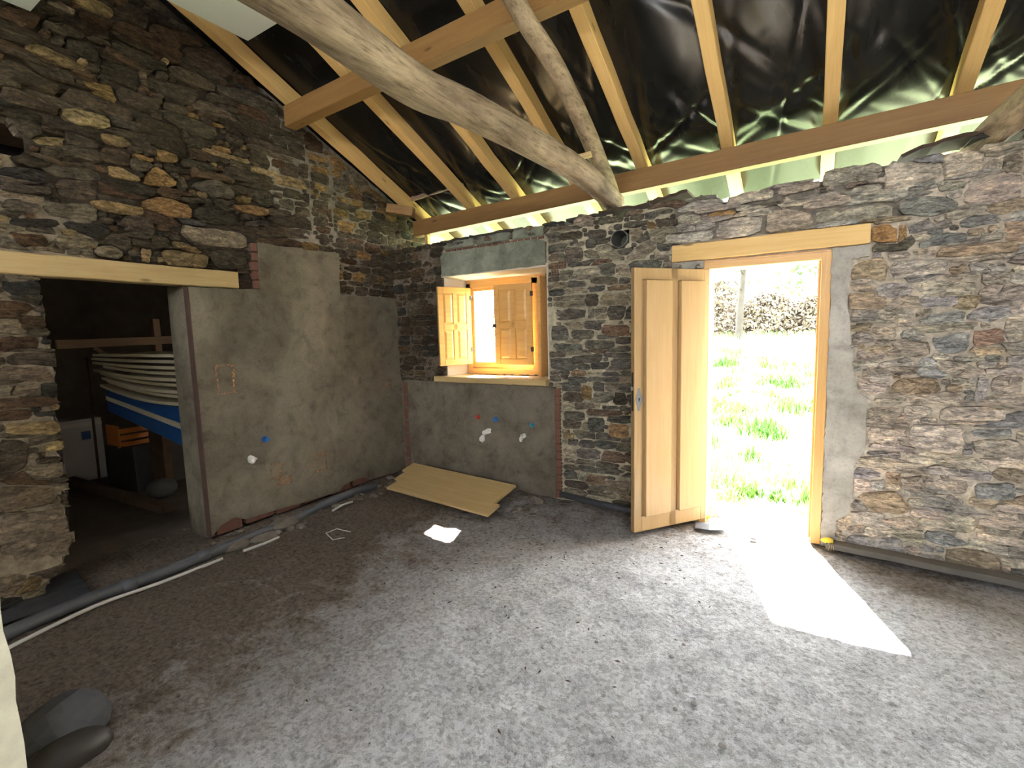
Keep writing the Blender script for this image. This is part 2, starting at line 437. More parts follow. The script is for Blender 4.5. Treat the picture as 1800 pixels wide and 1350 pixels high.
M = dict(
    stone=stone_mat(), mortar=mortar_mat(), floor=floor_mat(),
    plaster=plaster_mat('cement_render', (.232, .207, .153), (.128, .111, .080)),
    plaster_shaded=plaster_mat('cement_render_shaded', (.175, .151, .117), (.10, .085, .065), .7),  # darker copy of the render; the apron's missing door light is in its colour
    concrete=plaster_mat('board_marked_concrete', (.42, .395, .35), (.28, .26, .225), 1.5),
    lintel_concrete=plaster_mat('green_tinged_concrete', (.26, .275, .215), (.16, .17, .13), 2.5),
    limewash=plain('limewashed_render', (.62, .56, .48), .9, var=.15, bump=.4, bs=30),
    rough_render=plain('cream_rough_render', (.62, .58, .45), .95, var=.25, vs=14, bump=.9, bs=30),
    pine=wood_mat('sawn_pine', (.74, .505, .205), (.62, .39, .135)),
    pine_dark=wood_mat('sawn_pine_stained', (.29, .165, .058), (.215, .112, .037)),
    pine_pale=wood_mat('pale_spruce', (.54, .405, .20), (.43, .305, .13)),
    loft_board=plain('pale_sheet_board', (.46, .44, .35), .8, var=.15),
    varnish=wood_mat('varnished_pine', (.66, .40, .145), (.55, .30, .085), .7, False, .38, .45),
    varnish_x=wood_mat('varnished_pine_door', (.49, .335, .17), (.42, .27, .115), 1.0, False, .4, .4),
    log=log_mat(), sheet=sheet_mat(), glass=glass_mat(), chalk=chalk_mat(),
    brick=plain('red_clay', (.155, .075, .053), .9, var=.3, vs=20, bump=.4),
    brick_dusty=plain('mortar_dusted_clay', (.21, .135, .095), .95, var=.35, vs=14, bump=.5),
    bead=plain('rusty_bead', (.085, .05, .04), .8, var=.3),
    iron=plain('dark_iron', (.05, .048, .046), .45, .5, .6),
    plate=plain('grey_iron_plate', (.24, .25, .26), .4, .5, .8),
    steel=plain('bright_steel', (.6, .6, .6), .3, .5, .9),
    pale_board=plain('pale_insulation_board', (.68, .72, .66), .7, var=.06, vs=3),
    vent=plain('vent_grey', (.13, .135, .12), .6, .3, var=.2),
    pvc_grey=plain('grey_pvc', (.085, .09, .10), .45, .4, var=.35, vs=6),
    skirt=plain('dusty_dark_board', (.13, .12, .105), .8, .2, var=.3, vs=7),
    pvc_white=plain('white_conduit', (.50, .49, .465), .5, .4, var=.12, vs=10),
    pvc_black=plain('dark_plastic_film', (.045, .048, .055), .4, .5, var=.5, vs=6, bump=.5, bs=14),
    red=plain('red_cap', (.45, .06, .04), .5), blue=plain('blue_cap', (.03, .13, .38), .5), teal=plain('teal_cap', (.03, .2, .3), .5),
    foam=plain('white_paper_wad', (.72, .70, .65), .9, var=.15, bump=.8, bs=90),
    slate=plain('dark_slate', (.045, .04, .036), .8, .3, var=.4, vs=10, bump=.6),
    rotten=plain('rotten_wood', (.062, .042, .03), .9, .2, var=.5, vs=12, bump=.8),
    rubble=plain('crumbled_mortar', (.16, .14, .115), .95, .2, var=.45, vs=16, bump=.8),
    pebble=plain('pebble_grey', (.24, .225, .21), .9, .2, var=.3),
    brown_strip=wood_mat('brown_batten', (.30, .20, .145), (.20, .125, .085), 1.0, False),
    cement_bag=plain('grey_sack_paper', (.055, .056, .06), .8, .2, var=.3, vs=9, bump=.5, bs=18),
    sack_shade=plain('sack_shade_brown', (.025, .021, .018), .5, .4, var=.3),
    card=plain('whitish_cardboard', (.42, .41, .42), .8, var=.18, vs=6),
    blue_wrap=plain('blue_foil_wrap', (.016, .075, .26), .35, .5, var=.3, vs=4),
    orange=plain('orange_plastic', (.36, .115, .022), .45, .4, var=.15),
    black=plain('black_plastic_box', (.02, .02, .022), .5, .4),
    yellow=plain('yellow_foam', (.72, .5, .06), .9, var=.2, bump=.8),
    straw=plain('straw', (.55, .43, .2), .8),
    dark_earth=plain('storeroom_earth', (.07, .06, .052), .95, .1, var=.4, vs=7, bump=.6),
    meadow=meadow_mat(),
    blade=leaf_mat('grass_blade', (.11, .26, .045), (.27, .38, .13)),
    weed_light=leaf_mat('light_weed_leaf', (.03, .085, .010), (.075, .145, .026)),
    weed=leaf_mat('weed_leaf', (.025, .08, .012), (.06, .14, .025)),
    brush=leaf_mat('bramble', (.07, .056, .042), (.14, .112, .078), .05),
    foliage=leaf_mat('tree_leaf', (.02, .034, .011), (.045, .06, .024)),
    bark=plain('bark', (.03, .026, .022), .9, .2, var=.4, vs=9, bump=.8),
)
TRACED_L = """
t 1084,3244 1166,3277 1391,3219 1390,3185 1355,3188 1252,3193 1080,3202
r 987,3371 1014,3419 1160,3434 1162,3415 1126,3336 1039,3323 984,3340
p 1207,3530 1251,3554 1334,3549 1321,3510 1196,3504
r 1358,3561 1501,3573 1501,3516 1417,3504 1348,3508
d 1218,3468 1348,3502 1417,3498 1495,3508 1492,3444 1364,3428 1303,3453 1179,3413
d 1173,3400 1302,3447 1363,3425 1360,3388 1207,3359 1174,3358
d 1368,3425 1491,3441 1506,3411 1365,3390
g 1207,3353 1263,3365 1264,3322 1235,3293 1196,3312
d 1272,3363 1414,3369 1423,3312 1415,3280 1336,3284 1262,3305
r 1459,3390 1554,3386 1684,3354 1654,3326 1460,3345
d 1439,3324 1543,3318 1642,3312 1625,3186 1428,3212
o 1323,3147 1478,3170 1494,3124 1505,3076 1474,3070 1392,3085 1358,3117
d 960,3099 1026,3112 1204,3061 1210,3032 1181,2994 951,3006
d 1134,3164 1189,3167 1283,3147 1285,3104 1182,3101 1169,3137
d 947,2960 1095,2966 1183,2930 1197,2898 1136,2882 938,2872
d 1257,3066 1317,3078 1586,3052 1574,2982 1395,2962 1197,2989
t 1204,2922 1264,2949 1439,2960 1441,2896 1387,2873 1247,2866 1205,2890
d 1504,3174 1750,3147 1685,3056 1511,3084
d 936,2851 1126,2868 1113,2815 929,2779
r 1521,3571 1618,3625 1924,3569 1915,3470 1815,3483 1515,3512
d 1502,3471 1799,3439 1805,3380 1667,3347 1504,3393
d 1519,3661 1617,3734 1734,3724 1714,3619 1618,3631 1526,3630
d 1750,3780 1855,3797 1850,3746 1746,3730
r 1741,3680 1930,3704 1925,3582 1744,3585
d 1947,3618 2157,3713 2299,3647 2268,3537 2152,3504 2006,3574 1942,3558
g 1828,3440 1908,3461 2147,3441 2138,3377 2013,3362 1805,3380
g 1663,3309 2012,3355 2036,3331 2003,3253 1949,3213 1722,3224 1702,3252
r 2275,3541 2316,3585 2408,3609 2483,3524 2453,3498 2294,3499
d 1473,3058 1580,3044 1580,2984 1465,2974
d 1598,3032 1853,3045 1866,2991 1911,2861 1884,2844 1666,2853 1597,2942
g 1747,3122 2119,3126 2114,3022 2003,3021 1870,3031 1742,3064
o 1926,3173 1996,3171 2013,3144 1936,3137
o 2077,3153 2171,3157 2189,3128 2099,3126
t 1455,2860 1516,2862 1575,2820 1500,2804 1449,2800
o 1696,2837 1775,2848 1834,2833 1830,2793 1750,2764 1699,2782
o 1558,2773 1675,2763 1672,2737 1555,2742
d 2025,2900 2200,2915 2196,2872 2021,2852
d 1911,2999 2027,2995 2008,2929 1909,2906
d 2194,3102 2313,3119 2306,3038 2189,3038
o 2087,2993 2228,2993 2210,2946 2083,2951
d 2244,3005 2366,3019 2353,2957 2239,2947
g 2078,3354 2261,3368 2256,3318 2074,3306
r 2172,3492 2293,3492 2357,3454 2168,3450
t 1064,2726 1211,2766 1197,2707 1077,2693
d 1087,2669 1155,2684 1232,2663 1233,2618 1170,2607 1092,2633
d 947,2572 1025,2614 1133,2580 1063,2551 964,2551
b 903,2514 1104,2546 1093,2473 899,2467
t 1385,2850 1445,2863 1567,2842 1575,2817 1459,2797 1380,2796
d 1386,2764 1534,2772 1530,2675 1483,2674 1378,2675
t 1411,2655 1487,2657 1563,2628 1585,2597 1570,2584 1420,2593
d 1358,2566 1429,2583 1686,2571 1652,2513 1446,2498
p 1055,2335 1095,2360 1290,2394 1334,2363 1318,2295 1104,2279 1057,2314
g 1142,2501 1328,2546 1347,2499 1334,2415 1150,2404
b 914,2239 1137,2269 1133,2218 914,2192
b 1159,2261 1375,2270 1384,2212 1322,2179 1159,2222
r 899,2159 1067,2164 1070,2103 938,2080
p 1106,2169 1256,2186 1320,2155 1287,2109 1103,2091
g 1458,2350 1621,2362 1658,2266 1455,2253
g 925,2345 1052,2345 1050,2286 880,2274
g 895,2431 1008,2437 1119,2441 1107,2400 890,2379
o 1614,2647 1682,2721 1733,2703 1809,2651 1802,2610 1608,2584
d 1851,2818 1953,2826 2100,2825 2096,2783 1847,2771
g 2151,2845 2423,2858 2408,2773 2135,2751
g 1913,2669 2092,2733 2201,2681 2199,2609 2039,2596 1916,2630
p 1810,2697 1859,2703 1884,2623 1845,2607
o 1575,2465 1717,2533 1897,2492 1882,2395 1777,2396 1572,2427
d 1911,2495 2201,2509 2240,2437 2133,2390 2001,2395 1897,2411
o 2191,2565 2361,2599 2481,2585 2476,2527 2277,2524
o 2220,2643 2358,2658 2339,2609 2230,2587
p 1809,2349 2005,2361 2302,2366 2284,2244 1979,2226 1926,2225 1827,2265
t 1749,2228 1811,2230 1947,2166 1906,2154 1757,2183
t 1655,2163 1973,2155 1958,2056 1692,2057
g 1990,2199 2282,2222 2264,2093 2034,2063 1991,2129
g 1617,2253 1733,2245 1721,2178 1611,2183
d 2190,2722 2341,2735 2329,2681 2208,2669
t 2558,2900 2835,2906 2896,2839 2576,2813
t 1547,2155 1608,2150 1600,2060 1539,2066
g 2288,2467 2465,2491 2469,2446 2299,2417
d 1808,2546 2037,2575 2027,2539 1812,2514
d 1732,2760 1909,2761 1919,2731 1756,2696
g 2372,2728 2554,2754 2563,2656 2492,2610 2372,2631
g 2492,2610 2737,2619 2714,2559 2494,2542
o 2934,3070 3128,3088 3132,3013 2939,3014
o 2972,2923 3104,2912 3099,2851 2957,2861
p 3325,3114 3420,3156 3618,3059 3525,2964 3362,2999
o 3207,2866 3384,2833 3359,2801 3203,2822
o 3414,2767 3637,2801 3604,2691 3409,2693
o 3188,2627 3429,2642 3400,2582 3194,2566
r 2887,3315 2938,3355 3092,3297 3085,3203 2895,3181
o 2894,3173 3124,3180 3120,3128 2908,3112
g 2939,2766 3093,2773 3087,2703 2934,2698
g 2927,2614 3091,2618 3085,2539 2921,2529
g 2592,2700 2736,2723 2737,2619 2594,2623
r 2559,3015 2681,3033 2675,2961 2553,2952
b 842,1881 1011,1894 1008,1806 855,1812
r 900,1693 1014,1695 1012,1613 898,1614
r 811,1565 968,1569 972,1494 803,1487
t 784,1080 1016,1055 1013,970 788,1014
p 729,727 954,654 952,576 915,548 714,570
p 712,556 993,506 1013,271 964,201 865,148 681,232
p 679,210 784,169 785,122 759,72 675,68
t 794,157 852,130 835,66 726,58
p 795,1403 1018,1386 1015,1295 787,1325
b 958,1286 1032,1293 1022,1186 956,1210
b 904,1127 1015,1113 1012,1079 912,1096
d 755,991 867,968 863,818 751,743 733,763
p 846,807 1009,805 1006,703 854,722
g 888,850 1007,838 1003,802 895,810
g 967,603 1008,606 1014,507 983,526
"""
TRACED_B = """
g -913,2405 -739,2456 -573,2434 -581,2384 -902,2384
g -555,2431 -458,2448 -252,2445 -246,2386 -553,2375
g -236,2442 9,2455 3,2405 -230,2388
g 22,2504 138,2515 317,2512 339,2484 335,2412 25,2406
p -615,2256 -525,2291 -318,2270 -327,2157 -613,2150
p -292,2267 -236,2317 -61,2277 -17,2219 -23,2158 -298,2149
g -10,2244 23,2265 356,2255 404,2207 399,2172 209,2161 -7,2161
p -982,2225 -642,2226 -640,2144 -971,2158
p -892,2363 -728,2349 -717,2289 -887,2302
o -681,2342 -491,2342 -499,2310 -680,2308
d -1065,2367 -902,2344 -902,2295 -1054,2295
g -173,2365 122,2376 130,2333 -109,2328
g 179,2375 330,2381 345,2338 180,2346
o 294,2125 375,2130 416,2092 423,2014 298,2020
g -1065,2428 -933,2423 -932,2388 -1065,2388
g -1063,2086 -930,2077 -929,2037 -1063,2050
d -413,2367 -213,2363 -205,2334 -404,2343
p 345,2468 371,2493 599,2436 614,2410 603,2355 354,2317 345,2348
p 619,2483 693,2501 789,2465 796,2419 787,2366 649,2341 624,2397
p 809,2411 866,2438 875,2344 804,2363
g 874,2431 953,2446 960,2333 880,2338
p 716,2250 764,2315 961,2328 970,2181 724,2181
b 422,2234 506,2268 618,2255 705,2207 698,2168 587,2138 424,2179
o 427,2119 461,2117 476,2058 462,1988 434,2009
b 471,2113 578,2134 609,2071 479,2052
b 520,1993 638,2038 750,2030 749,1973 531,1962
g 803,2006 898,2033 909,1982 818,1959
g 599,2345 730,2316 727,2282 607,2280
g 448,2295 579,2296 571,2275 459,2252
d 301,2019 462,1988 498,2044 519,1999 473,1956 304,1962
t 193,1865 228,1913 366,1930 393,1884 383,1774 311,1786 195,1807
g 399,1859 432,1905 673,1887 659,1806 413,1790
t 671,1835 755,1856 763,1797 697,1785
b 763,1861 918,1840 929,1795 888,1775 771,1797
b 329,1734 379,1762 483,1766 523,1721 497,1673 337,1670
p 531,1757 615,1774 809,1742 805,1667 536,1659
g 817,1689 874,1737 902,1684 895,1661 818,1660
p 340,1601 529,1610 527,1543 364,1530
b 547,1530 616,1570 766,1575 766,1504 573,1498
b 772,1551 826,1596 945,1590 960,1544 879,1501 773,1528
g 314,1493 446,1502 450,1414 322,1409
b 472,1464 525,1487 600,1418 563,1394 480,1407
b 623,1442 782,1457 796,1427 793,1338 713,1319 637,1350
r 808,1456 935,1476 945,1384 809,1367
t 797,1344 822,1364 942,1361 944,1320 825,1314
t 293,1351 329,1377 437,1370 423,1338 305,1328
g 645,1289 719,1289 833,1242 835,1219 686,1203 646,1258
b 958,1308 1023,1314 1028,1246 962,1239
g 365,1267 524,1300 546,1250 377,1235
g 946,1441 1015,1457 1018,1394 957,1389
t 433,1117 501,1177 646,1174 691,1120 683,1083 565,1065 440,1078
g 354,1035 498,1036 504,1004 351,1002
g 331,974 490,984 488,913 334,902
p 504,998 621,1011 662,951 514,902
g 679,995 963,1013 972,936 688,909
g 902,1176 931,1194 1030,1203 1038,1081 908,1081
p 540,878 790,898 808,813 797,762 750,713 552,730
p 331,835 526,851 531,760 492,730 336,734
b 823,864 1008,891 1020,839 839,828
g 836,797 906,816 1054,825 1062,695 934,710 858,719
p 519,687 641,707 842,699 929,642 913,615 692,643 537,630
b 617,608 693,630 791,624 793,586 629,570
t 938,643 1064,653 1069,570 941,582
b 864,534 1036,571 1042,469 878,448
p 688,546 836,549 840,486 805,455 686,488
g 506,527 624,557 654,464 515,462
b 357,486 435,511 443,444 359,425
g 327,1192 440,1194 442,1149 324,1139
b 850,1180 884,1187 887,1068 832,1029 836,1114
t 289,360 331,406 507,433 580,325 531,286 366,280
p 422,236 566,278 618,235 598,186 465,198
p 723,329 863,347 885,316 880,229 798,212
b 648,204 740,215 868,162 760,124 651,137
b 250,91 544,129 550,0 409,-17 254,4
b 560,41 743,53 746,-13 562,-12
t 754,93 865,132 966,126 1004,64 1004,-21 762,-9
p 183,174 213,236 269,239 272,168 230,111 184,142
b 621,414 701,435 782,405 921,386 908,355 732,360 633,379
g 962,274 1087,292 1090,231 970,233
p -1757,2440 -1696,2493 -1561,2450 -1570,2376 -1758,2397
d -1524,2437 -1313,2422 -1321,2379 -1521,2377
d -1621,2352 -1448,2344 -1448,2262 -1613,2274
g -1831,2237 -1665,2218 -1658,2093 -1842,2095
p -1563,2207 -1432,2222 -1353,2116 -1361,2072 -1498,2101
p -1305,2074 -1213,2168 -1050,2228 -1056,2121 -1175,2069
p -1267,2306 -1168,2307 -1153,2255 -1243,2201
d -1883,2354 -1672,2358 -1664,2288 -1875,2290
o -1131,2353 -1043,2326 -1057,2286 -1131,2295
b -1991,1728 -1646,1697 -1647,1624 -1976,1606
b -1785,1526 -1570,1521 -1571,1448 -1778,1444
b -1985,1576 -1809,1556 -1811,1437 -1979,1439
g -1657,1435 -1389,1431 -1389,1360 -1650,1346
b -1788,1301 -1494,1317 -1510,1244 -1781,1226
t -1790,1173 -1644,1176 -1652,1124 -1791,1123
o -1693,1040 -1598,1044 -1599,924 -1687,927
r -1655,838 -1316,845 -1324,793 -1640,786
b -1871,809 -1664,815 -1656,732 -1864,708
b -1640,763 -1482,775 -1491,639 -1625,643
o -1452,732 -1272,732 -1272,615 -1437,600
t -1883,604 -1773,614 -1765,561 -1875,550
p -1493,222 -1272,247 -1272,127 -1471,111
r -1516,1562 -1272,1555 -1272,1458 -1493,1476
b -1997,1416 -1681,1406 -1682,1346 -1990,1339
g -1605,1967 -1358,1947 -1365,1885 -1598,1902
b -1824,1119 -1636,1117 -1645,1064 -1816,1058
"""
# ------------------------------------------------------------------ the roof's measures
SLOPE = math.tan(math.radians(23.5))
def roof_z0(x): return 2.754 + (x + 3.756) * 0.0305
def roof_z(x, y): return roof_z0(x) + (4.1 - y) * SLOPE        # underside of the rafters

D2 = (2.25, 3.25)               # second doorway of the same wall, beyond the right edge of the picture
XF, YF = -3.895, 3.865          # stone faces of the gable wall and of the window wall
def place_l(u, z, d): return (XF + d, u, z)
def place_b(u, z, d): return (u, YF - d, z)

# outline of the doorway's ragged left jamb (y, z)
JAMB = [(1.01, 1.93), (1.01, 1.84), (1.02, 1.67), (1.03, 1.5), (1.04, 1.26), (1.02, 1.04), (1.02, .84), (1.02, .52), (1.03, .28), (.95, .14), (.86, .05), (.86, 0)]
_jz = [p[1] for p in JAMB][::-1]; _jy = [p[0] for p in JAMB][::-1]
def jamb_y(z): return np.interp(z, _jz, _jy)
PLASTER_L = [(1.795, .03), (1.795, 1.905), (2.334, 1.918), (2.342, 2.296), (3.144, 2.306), (3.13, 1.918), (3.99, 1.915), (3.99, .05)]
PILASTER = [(0.092, 2.012), (0.292, 2.012), (0.289, 1.941), (0.198, 1.932), (0.187, 1.698), (0.212, 1.441), (0.236, 1.219), (0.273, 1.07), (0.319, 1.035), (0.317, 0.866), (0.318, 0.696), (0.262, 0.574), (0.265, 0.34), (0.244, 0.238), (0.183, 0.186), (0.181, 0.0), (0.1, 0.0)]
TOP_X = [-4.4, -3.6, -3.15, -2.6, -2.0, -1.5, -.94, -.5, .0, .33, .62, .95, 2, 6]
TOP_Z = [2.40, 2.42, 2.43, 2.45, 2.44, 2.45, 2.465, 2.45, 2.47, 2.50, 2.505, 2.52, 2.5, 2.5]
def top_z(x): return np.interp(x, TOP_X, TOP_Z) + .03*(vnoise(np.asarray(x)*6.0, np.zeros_like(np.asarray(x, float)), 3)-.5)

def allowed_l(U, Z):
    ok = (Z < roof_z(XF, U) + .08) & (Z > 0)
    ok &= ~((U > jamb_y(Z)) & (U < 1.80) & (Z < 1.93))
    ok &= ~((U > .2) & (U < 2.19) & (Z > 1.915) & (Z < 2.055))
    ok &= ~inside(PLASTER_L, U, Z)
    ok &= ~((U < 1.05) & (U > .5) & (Z > 2.585) & (Z < 2.77) & (U < 1.05 - .9*abs(Z-2.66)))
    for yc in (2.903, 3.135): ok &= ~((abs(U-yc) < .012) & (Z > 2.40) & (Z < 3.2))
    return ok
def core_l(U, Z):
    return ~((U > jamb_y(Z) - .02) & (U < 1.80) & (Z < 1.95)) & ~((U < 1.02) & (U > .55) & (Z > 2.59) & (Z < 2.75)) & (Z < roof_z(XF, U) + .21)
def allowed_b(U, Z):
    ok = (Z < top_z(U)) & (Z > 0)
    ok &= ~((U > -.72) & (U < .10) & (Z < 2.02))
    ok &= ~((U > D2[0]-.02) & (Z < 2.06))
    ok &= ~((U > -.94) & (U < .30) & (Z > 2.005) & (Z < 2.145))
    ok &= ~((U > -3.2) & (U < -2.005) & (Z > 1.0) & (Z < 2.35))
    ok &= ~((U < -1.885) & (U > -3.9) & (Z < 1.03))
    ok &= ~inside(PILASTER, U, Z)
    ok &= ~((U+1.341)**2 + (Z-2.242)**2 < .085**2)
    return ok
def core_b(U, Z):
    return ~(((U > D2[0]) & (U < D2[1]) & (Z < 2.05)) | ((U > -.70) & (U < .09) & (Z < 2.01)) | ((U > -3.19) & (U < -2.02) & (Z > 1.04) & (Z < 2.10)) | ((U+1.341)**2+(Z-2.242)**2 < .076**2)) & (Z < top_z(U)-.02)

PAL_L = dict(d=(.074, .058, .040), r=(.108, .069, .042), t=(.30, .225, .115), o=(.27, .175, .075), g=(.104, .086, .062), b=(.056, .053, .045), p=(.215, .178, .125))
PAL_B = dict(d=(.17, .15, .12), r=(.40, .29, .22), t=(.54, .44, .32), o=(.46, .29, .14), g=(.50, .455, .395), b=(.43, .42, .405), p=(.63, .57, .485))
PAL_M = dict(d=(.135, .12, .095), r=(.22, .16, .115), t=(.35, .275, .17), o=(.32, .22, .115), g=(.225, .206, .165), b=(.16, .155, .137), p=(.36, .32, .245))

def parse(txt):
    out = []
    for ln in txt.strip().splitlines():
        a = ln.split()
        out.append((a[0], [tuple(int(q)/1000 for q in p.split(',')) for p in a[1:]]))
    return out

def smooth_outline(P, n):
    """resample a closed outline to n points after one corner cutting"""
    Q = []
    for i in range(len(P)):
        a = P[i]; b = P[(i+1) % len(P)]
        Q.append((a[0]*.9+b[0]*.1, a[1]*.9+b[1]*.1)); Q.append((a[0]*.1+b[0]*.9, a[1]*.1+b[1]*.9))
    Q = np.array(Q); D = np.linalg.norm(np.roll(Q, -1, 0)-Q, axis=1); s = np.concatenate([[0], np.cumsum(D)])
    Qc = np.vstack([Q, Q[:1]]); t = np.linspace(0, s[-1], n, endpoint=False)
    return np.stack([np.interp(t, s, Qc[:, 0]), np.interp(t, s, Qc[:, 1])], 1)

def stone_geometry(P, d, place, r, back=-.07, jag=.005):
    """outline P (n,2) and face depth d -> verts, faces of one rough stone"""
    n = len(P); c = P.mean(0)
    ext = P.max(0)-P.min(0); small = min(ext)
    bev = min(.010, small*.11)*r.uniform(.6, 1.2)
    tilt = (r.uniform(-.09, .09), r.uniform(-.12, .12))
    def dep(p, base, j): return base + (p[0]-c[0])*tilt[0] + (p[1]-c[1])*tilt[1] + r.uniform(-j, j)
    V = []; F = []
    for p in P: V.append(place(p[0], p[1], back))
    for p in P:
        q = c + (p-c)*r.uniform(.975, 1.0); V.append(place(q[0], q[1], dep(q, d-bev, .6*jag)))
    k = 1 - min(.34, .018/small*1.1)
    for p in P:
        q = c + (p-c)*(k+r.uniform(-.05, .05)); V.append(place(q[0], q[1], dep(q, d, jag)))
    big = small > .07
    if big:
        for p in P:
            q = c + (p-c)*(k*.52+r.uniform(-.07, .07)); V.append(place(q[0], q[1], dep(q, d+.003, jag*1.2)))
    V.append(place(c[0], c[1], dep(c, d+.004, jag)))
    top = 3 if big else 2
    for a in range(0, top*n, n):
        for i in range(n):
            j = (i+1) % n
            F.append((a+i, a+j, a+n+j, a+n+i))
    for i in range(n): F.append((top*n+i, top*n+(i+1) % n, (top+1)*n))
    return V, F

def fix_winding(F, flip): return [tuple(reversed(f)) for f in F] if flip else F

def build_stones(wall, traced, allowed, place, zone, bounds, res=.012, flip=False, limit=300, seed=5, seen=99):
    r = random.Random(seed)
    u0, u1, z0, z1 = bounds
    us = np.arange(u0, u1, res); zs = np.arange(z0, z1, res)
    U, Z = np.meshgrid(us, zs)
    ok = allowed(U, Z)
    lab = np.full(U.shape, -1, np.int32); lab[~ok] = -2
    stones = []
    for i, (c, P) in enumerate(traced):
        lab[inside(P, U, Z) & ok] = 100000+i
        ce = np.mean(P, 0)
        zn = zone(ce[0], ce[1])
        stones.append((np.array(P), zn['pal'][c], zn, True))
    # courses of filling stones
    sites = []
    z = z0
    while z < z1:
        h = r.uniform(.055, .125); u = u0 + r.uniform(-.2, 0)
        while u < u1:
            zn = zone(u, z)
            w = r.uniform(*zn['w']); hh = h*zn['h']
            parts = 2 if (hh > .085 and r.random() < .35) else 1
            for k in range(parts):
                sites.append((u+w/2+r.uniform(-.01, .01), z+hh*(k+.5)/parts+r.uniform(-.012, .012), w, hh/parts, zn))
            u += w
        z += h*.92
    keep = []
    for s in sites:
        i = int((s[1]-z0)/res); j = int((s[0]-u0)/res)
        if 0 <= i < lab.shape[0] and 0 <= j < lab.shape[1] and lab[i, j] == -1: keep.append(s)
    S = np.array([k[:4] for k in keep])
    idx = np.argwhere(lab == -1)
    uu = us[idx[:, 1]]; zz = zs[idx[:, 0]]
    best = np.full(len(idx), 1e9); who = np.full(len(idx), -1)
    for k, (a, b, w, h) in enumerate(S):
        near = np.where((abs(uu-a) < .45) & (abs(zz-b) < .2))[0]
        if len(near) == 0: continue
        dd = (abs(uu[near]-a)/w)**3 + (abs(zz[near]-b)/h)**3
        m = dd < best[near]
        best[near[m]] = dd[m]; who[near[m]] = k
    lab[idx[:, 0], idx[:, 1]] = who
    H, W = lab.shape
    for k, (a, b, w, h) in enumerate(S):
        P = []
        for q in range(14):
            t = 2*math.pi*(q+.5)/14
            cu, cz = math.cos(t), math.sin(t)
            sc = (abs(cu)**4+abs(cz)**4)**-.25
            du, dz = cu*w*.5*sc, cz*h*.5*sc; L = math.hypot(du, dz); du /= L; dz /= L
            s = 0
            while s < .35:
                s += res*.6
                i = int((b+dz*s-z0)/res); j = int((a+du*s-u0)/res)
                if not (0 <= i < H and 0 <= j < W) or lab[i, j] != k: break
            s = max(.008, min(s, L*1.5) - keep[k][4]['gap'])
            P.append((a+du*s, b+dz*s))
        P = np.array(P)
        e = P.max(0)-P.min(0)
        if e[0] < .03 or e[1] < .022: continue
        zn = keep[k][4]
        c = zn['pal'][r.choice(zn['mix'])]
        stones.append((P, c, zn, False))
    # chinking: small stones wedged into what is still open
    cov = ~ok
    for (P, c, zn, tr) in stones: cov |= inside([tuple(p) for p in (P.mean(0)+(P-P.mean(0))*1.06)], U, Z)
    free = np.argwhere(~cov); order = list(range(len(free))); r.shuffle(order)
    nadd = 0
    for q in order[:9000]:
        i, j = free[q]
        if cov[i, j]: continue
        for (w, h) in ((.15, .06), (.10, .05), (.11, .032), (.07, .04), (.06, .026), (.04, .03)):
            a, b = int(w/res/2), max(1, int(h/res/2))
            if i-b < 0 or j-a < 0 or i+b+1 > H or j+a+1 > W: continue
            if cov[i-b:i+b+1, j-a:j+a+1].any(): continue
            P = []
            for k in range(12):
                t = 2*math.pi*(k+.5)/12; cu, cz = math.cos(t), math.sin(t); sc = (abs(cu)**3.5+abs(cz)**3.5)**(-1/3.5)
                P.append((us[j]+cu*sc*w*.52*r.uniform(.9, 1.1), zs[i]+cz*sc*h*.55*r.uniform(.88, 1.12)))
            zn = zone(us[j], zs[i]); stones.append((np.array(P), zn['pal'][r.choice(zn['mix'])], zn, False)); nadd += 1
            cov[i-b:i+b+1, j-a:j+a+1] = True
            break
    # largest first
    def area(P): return .5*abs(np.dot(P[:, 0], np.roll(P[:, 1], 1))-np.dot(P[:, 1], np.roll(P[:, 0], 1)))
    stones.sort(key=lambda s: -(area(s[0])*(2.0 if s[3] else 1.0)))
    SV = []; SF = []; SC = []; cnt = 0
    for i, (P, c, zn, tr) in enumerate(stones):
        if tr:
            P = smooth_outline(P, 16 if area(P) > .006 else 12)
            P = P + np.array([[r.gauss(0, .0035), r.gauss(0, .0035)] for _ in P])
            cc = P.mean(0); P = cc+(P-cc)*1.01
        if 0.5*np.sum(P[:, 0]*np.roll(P[:, 1], -1)-np.roll(P[:, 0], -1)*P[:, 1]) < 0: P = P[::-1]
        d = r.uniform(*zn['d'])
        V, F = stone_geometry(P, d, place, r, jag=zn['jag'])
        F = fix_winding(F, flip)
        k = r.uniform(.75, 1.25); cj = (r.uniform(.94, 1.06), 1, r.uniform(.94, 1.06))
        cv = np.array([[c[0]*k*cj[0], c[1]*k, c[2]*k*cj[2]]]*len(V))
        if cnt < limit and P[:, 0].min() < seen:
            cnt += 1; mobj('stone', V, F, M['stone'], wall, col=cv)
        else:
            b = len(SV); SV += V; SF += [tuple(q+b for q in f) for f in F]; SC.append(cv)
    if SV:
        o = mobj('small_stones', SV, SF, M['stone'], wall, col=np.vstack(SC)); o['kind'] = 'stuff'
    return len(stones)

def axis_steps(lo, hi, a, b, fine, coarse):
    s = list(np.arange(lo, a, coarse)) + list(np.arange(a, b, fine)) + list(np.arange(b, hi, coarse)) + [hi]
    return np.array(s)

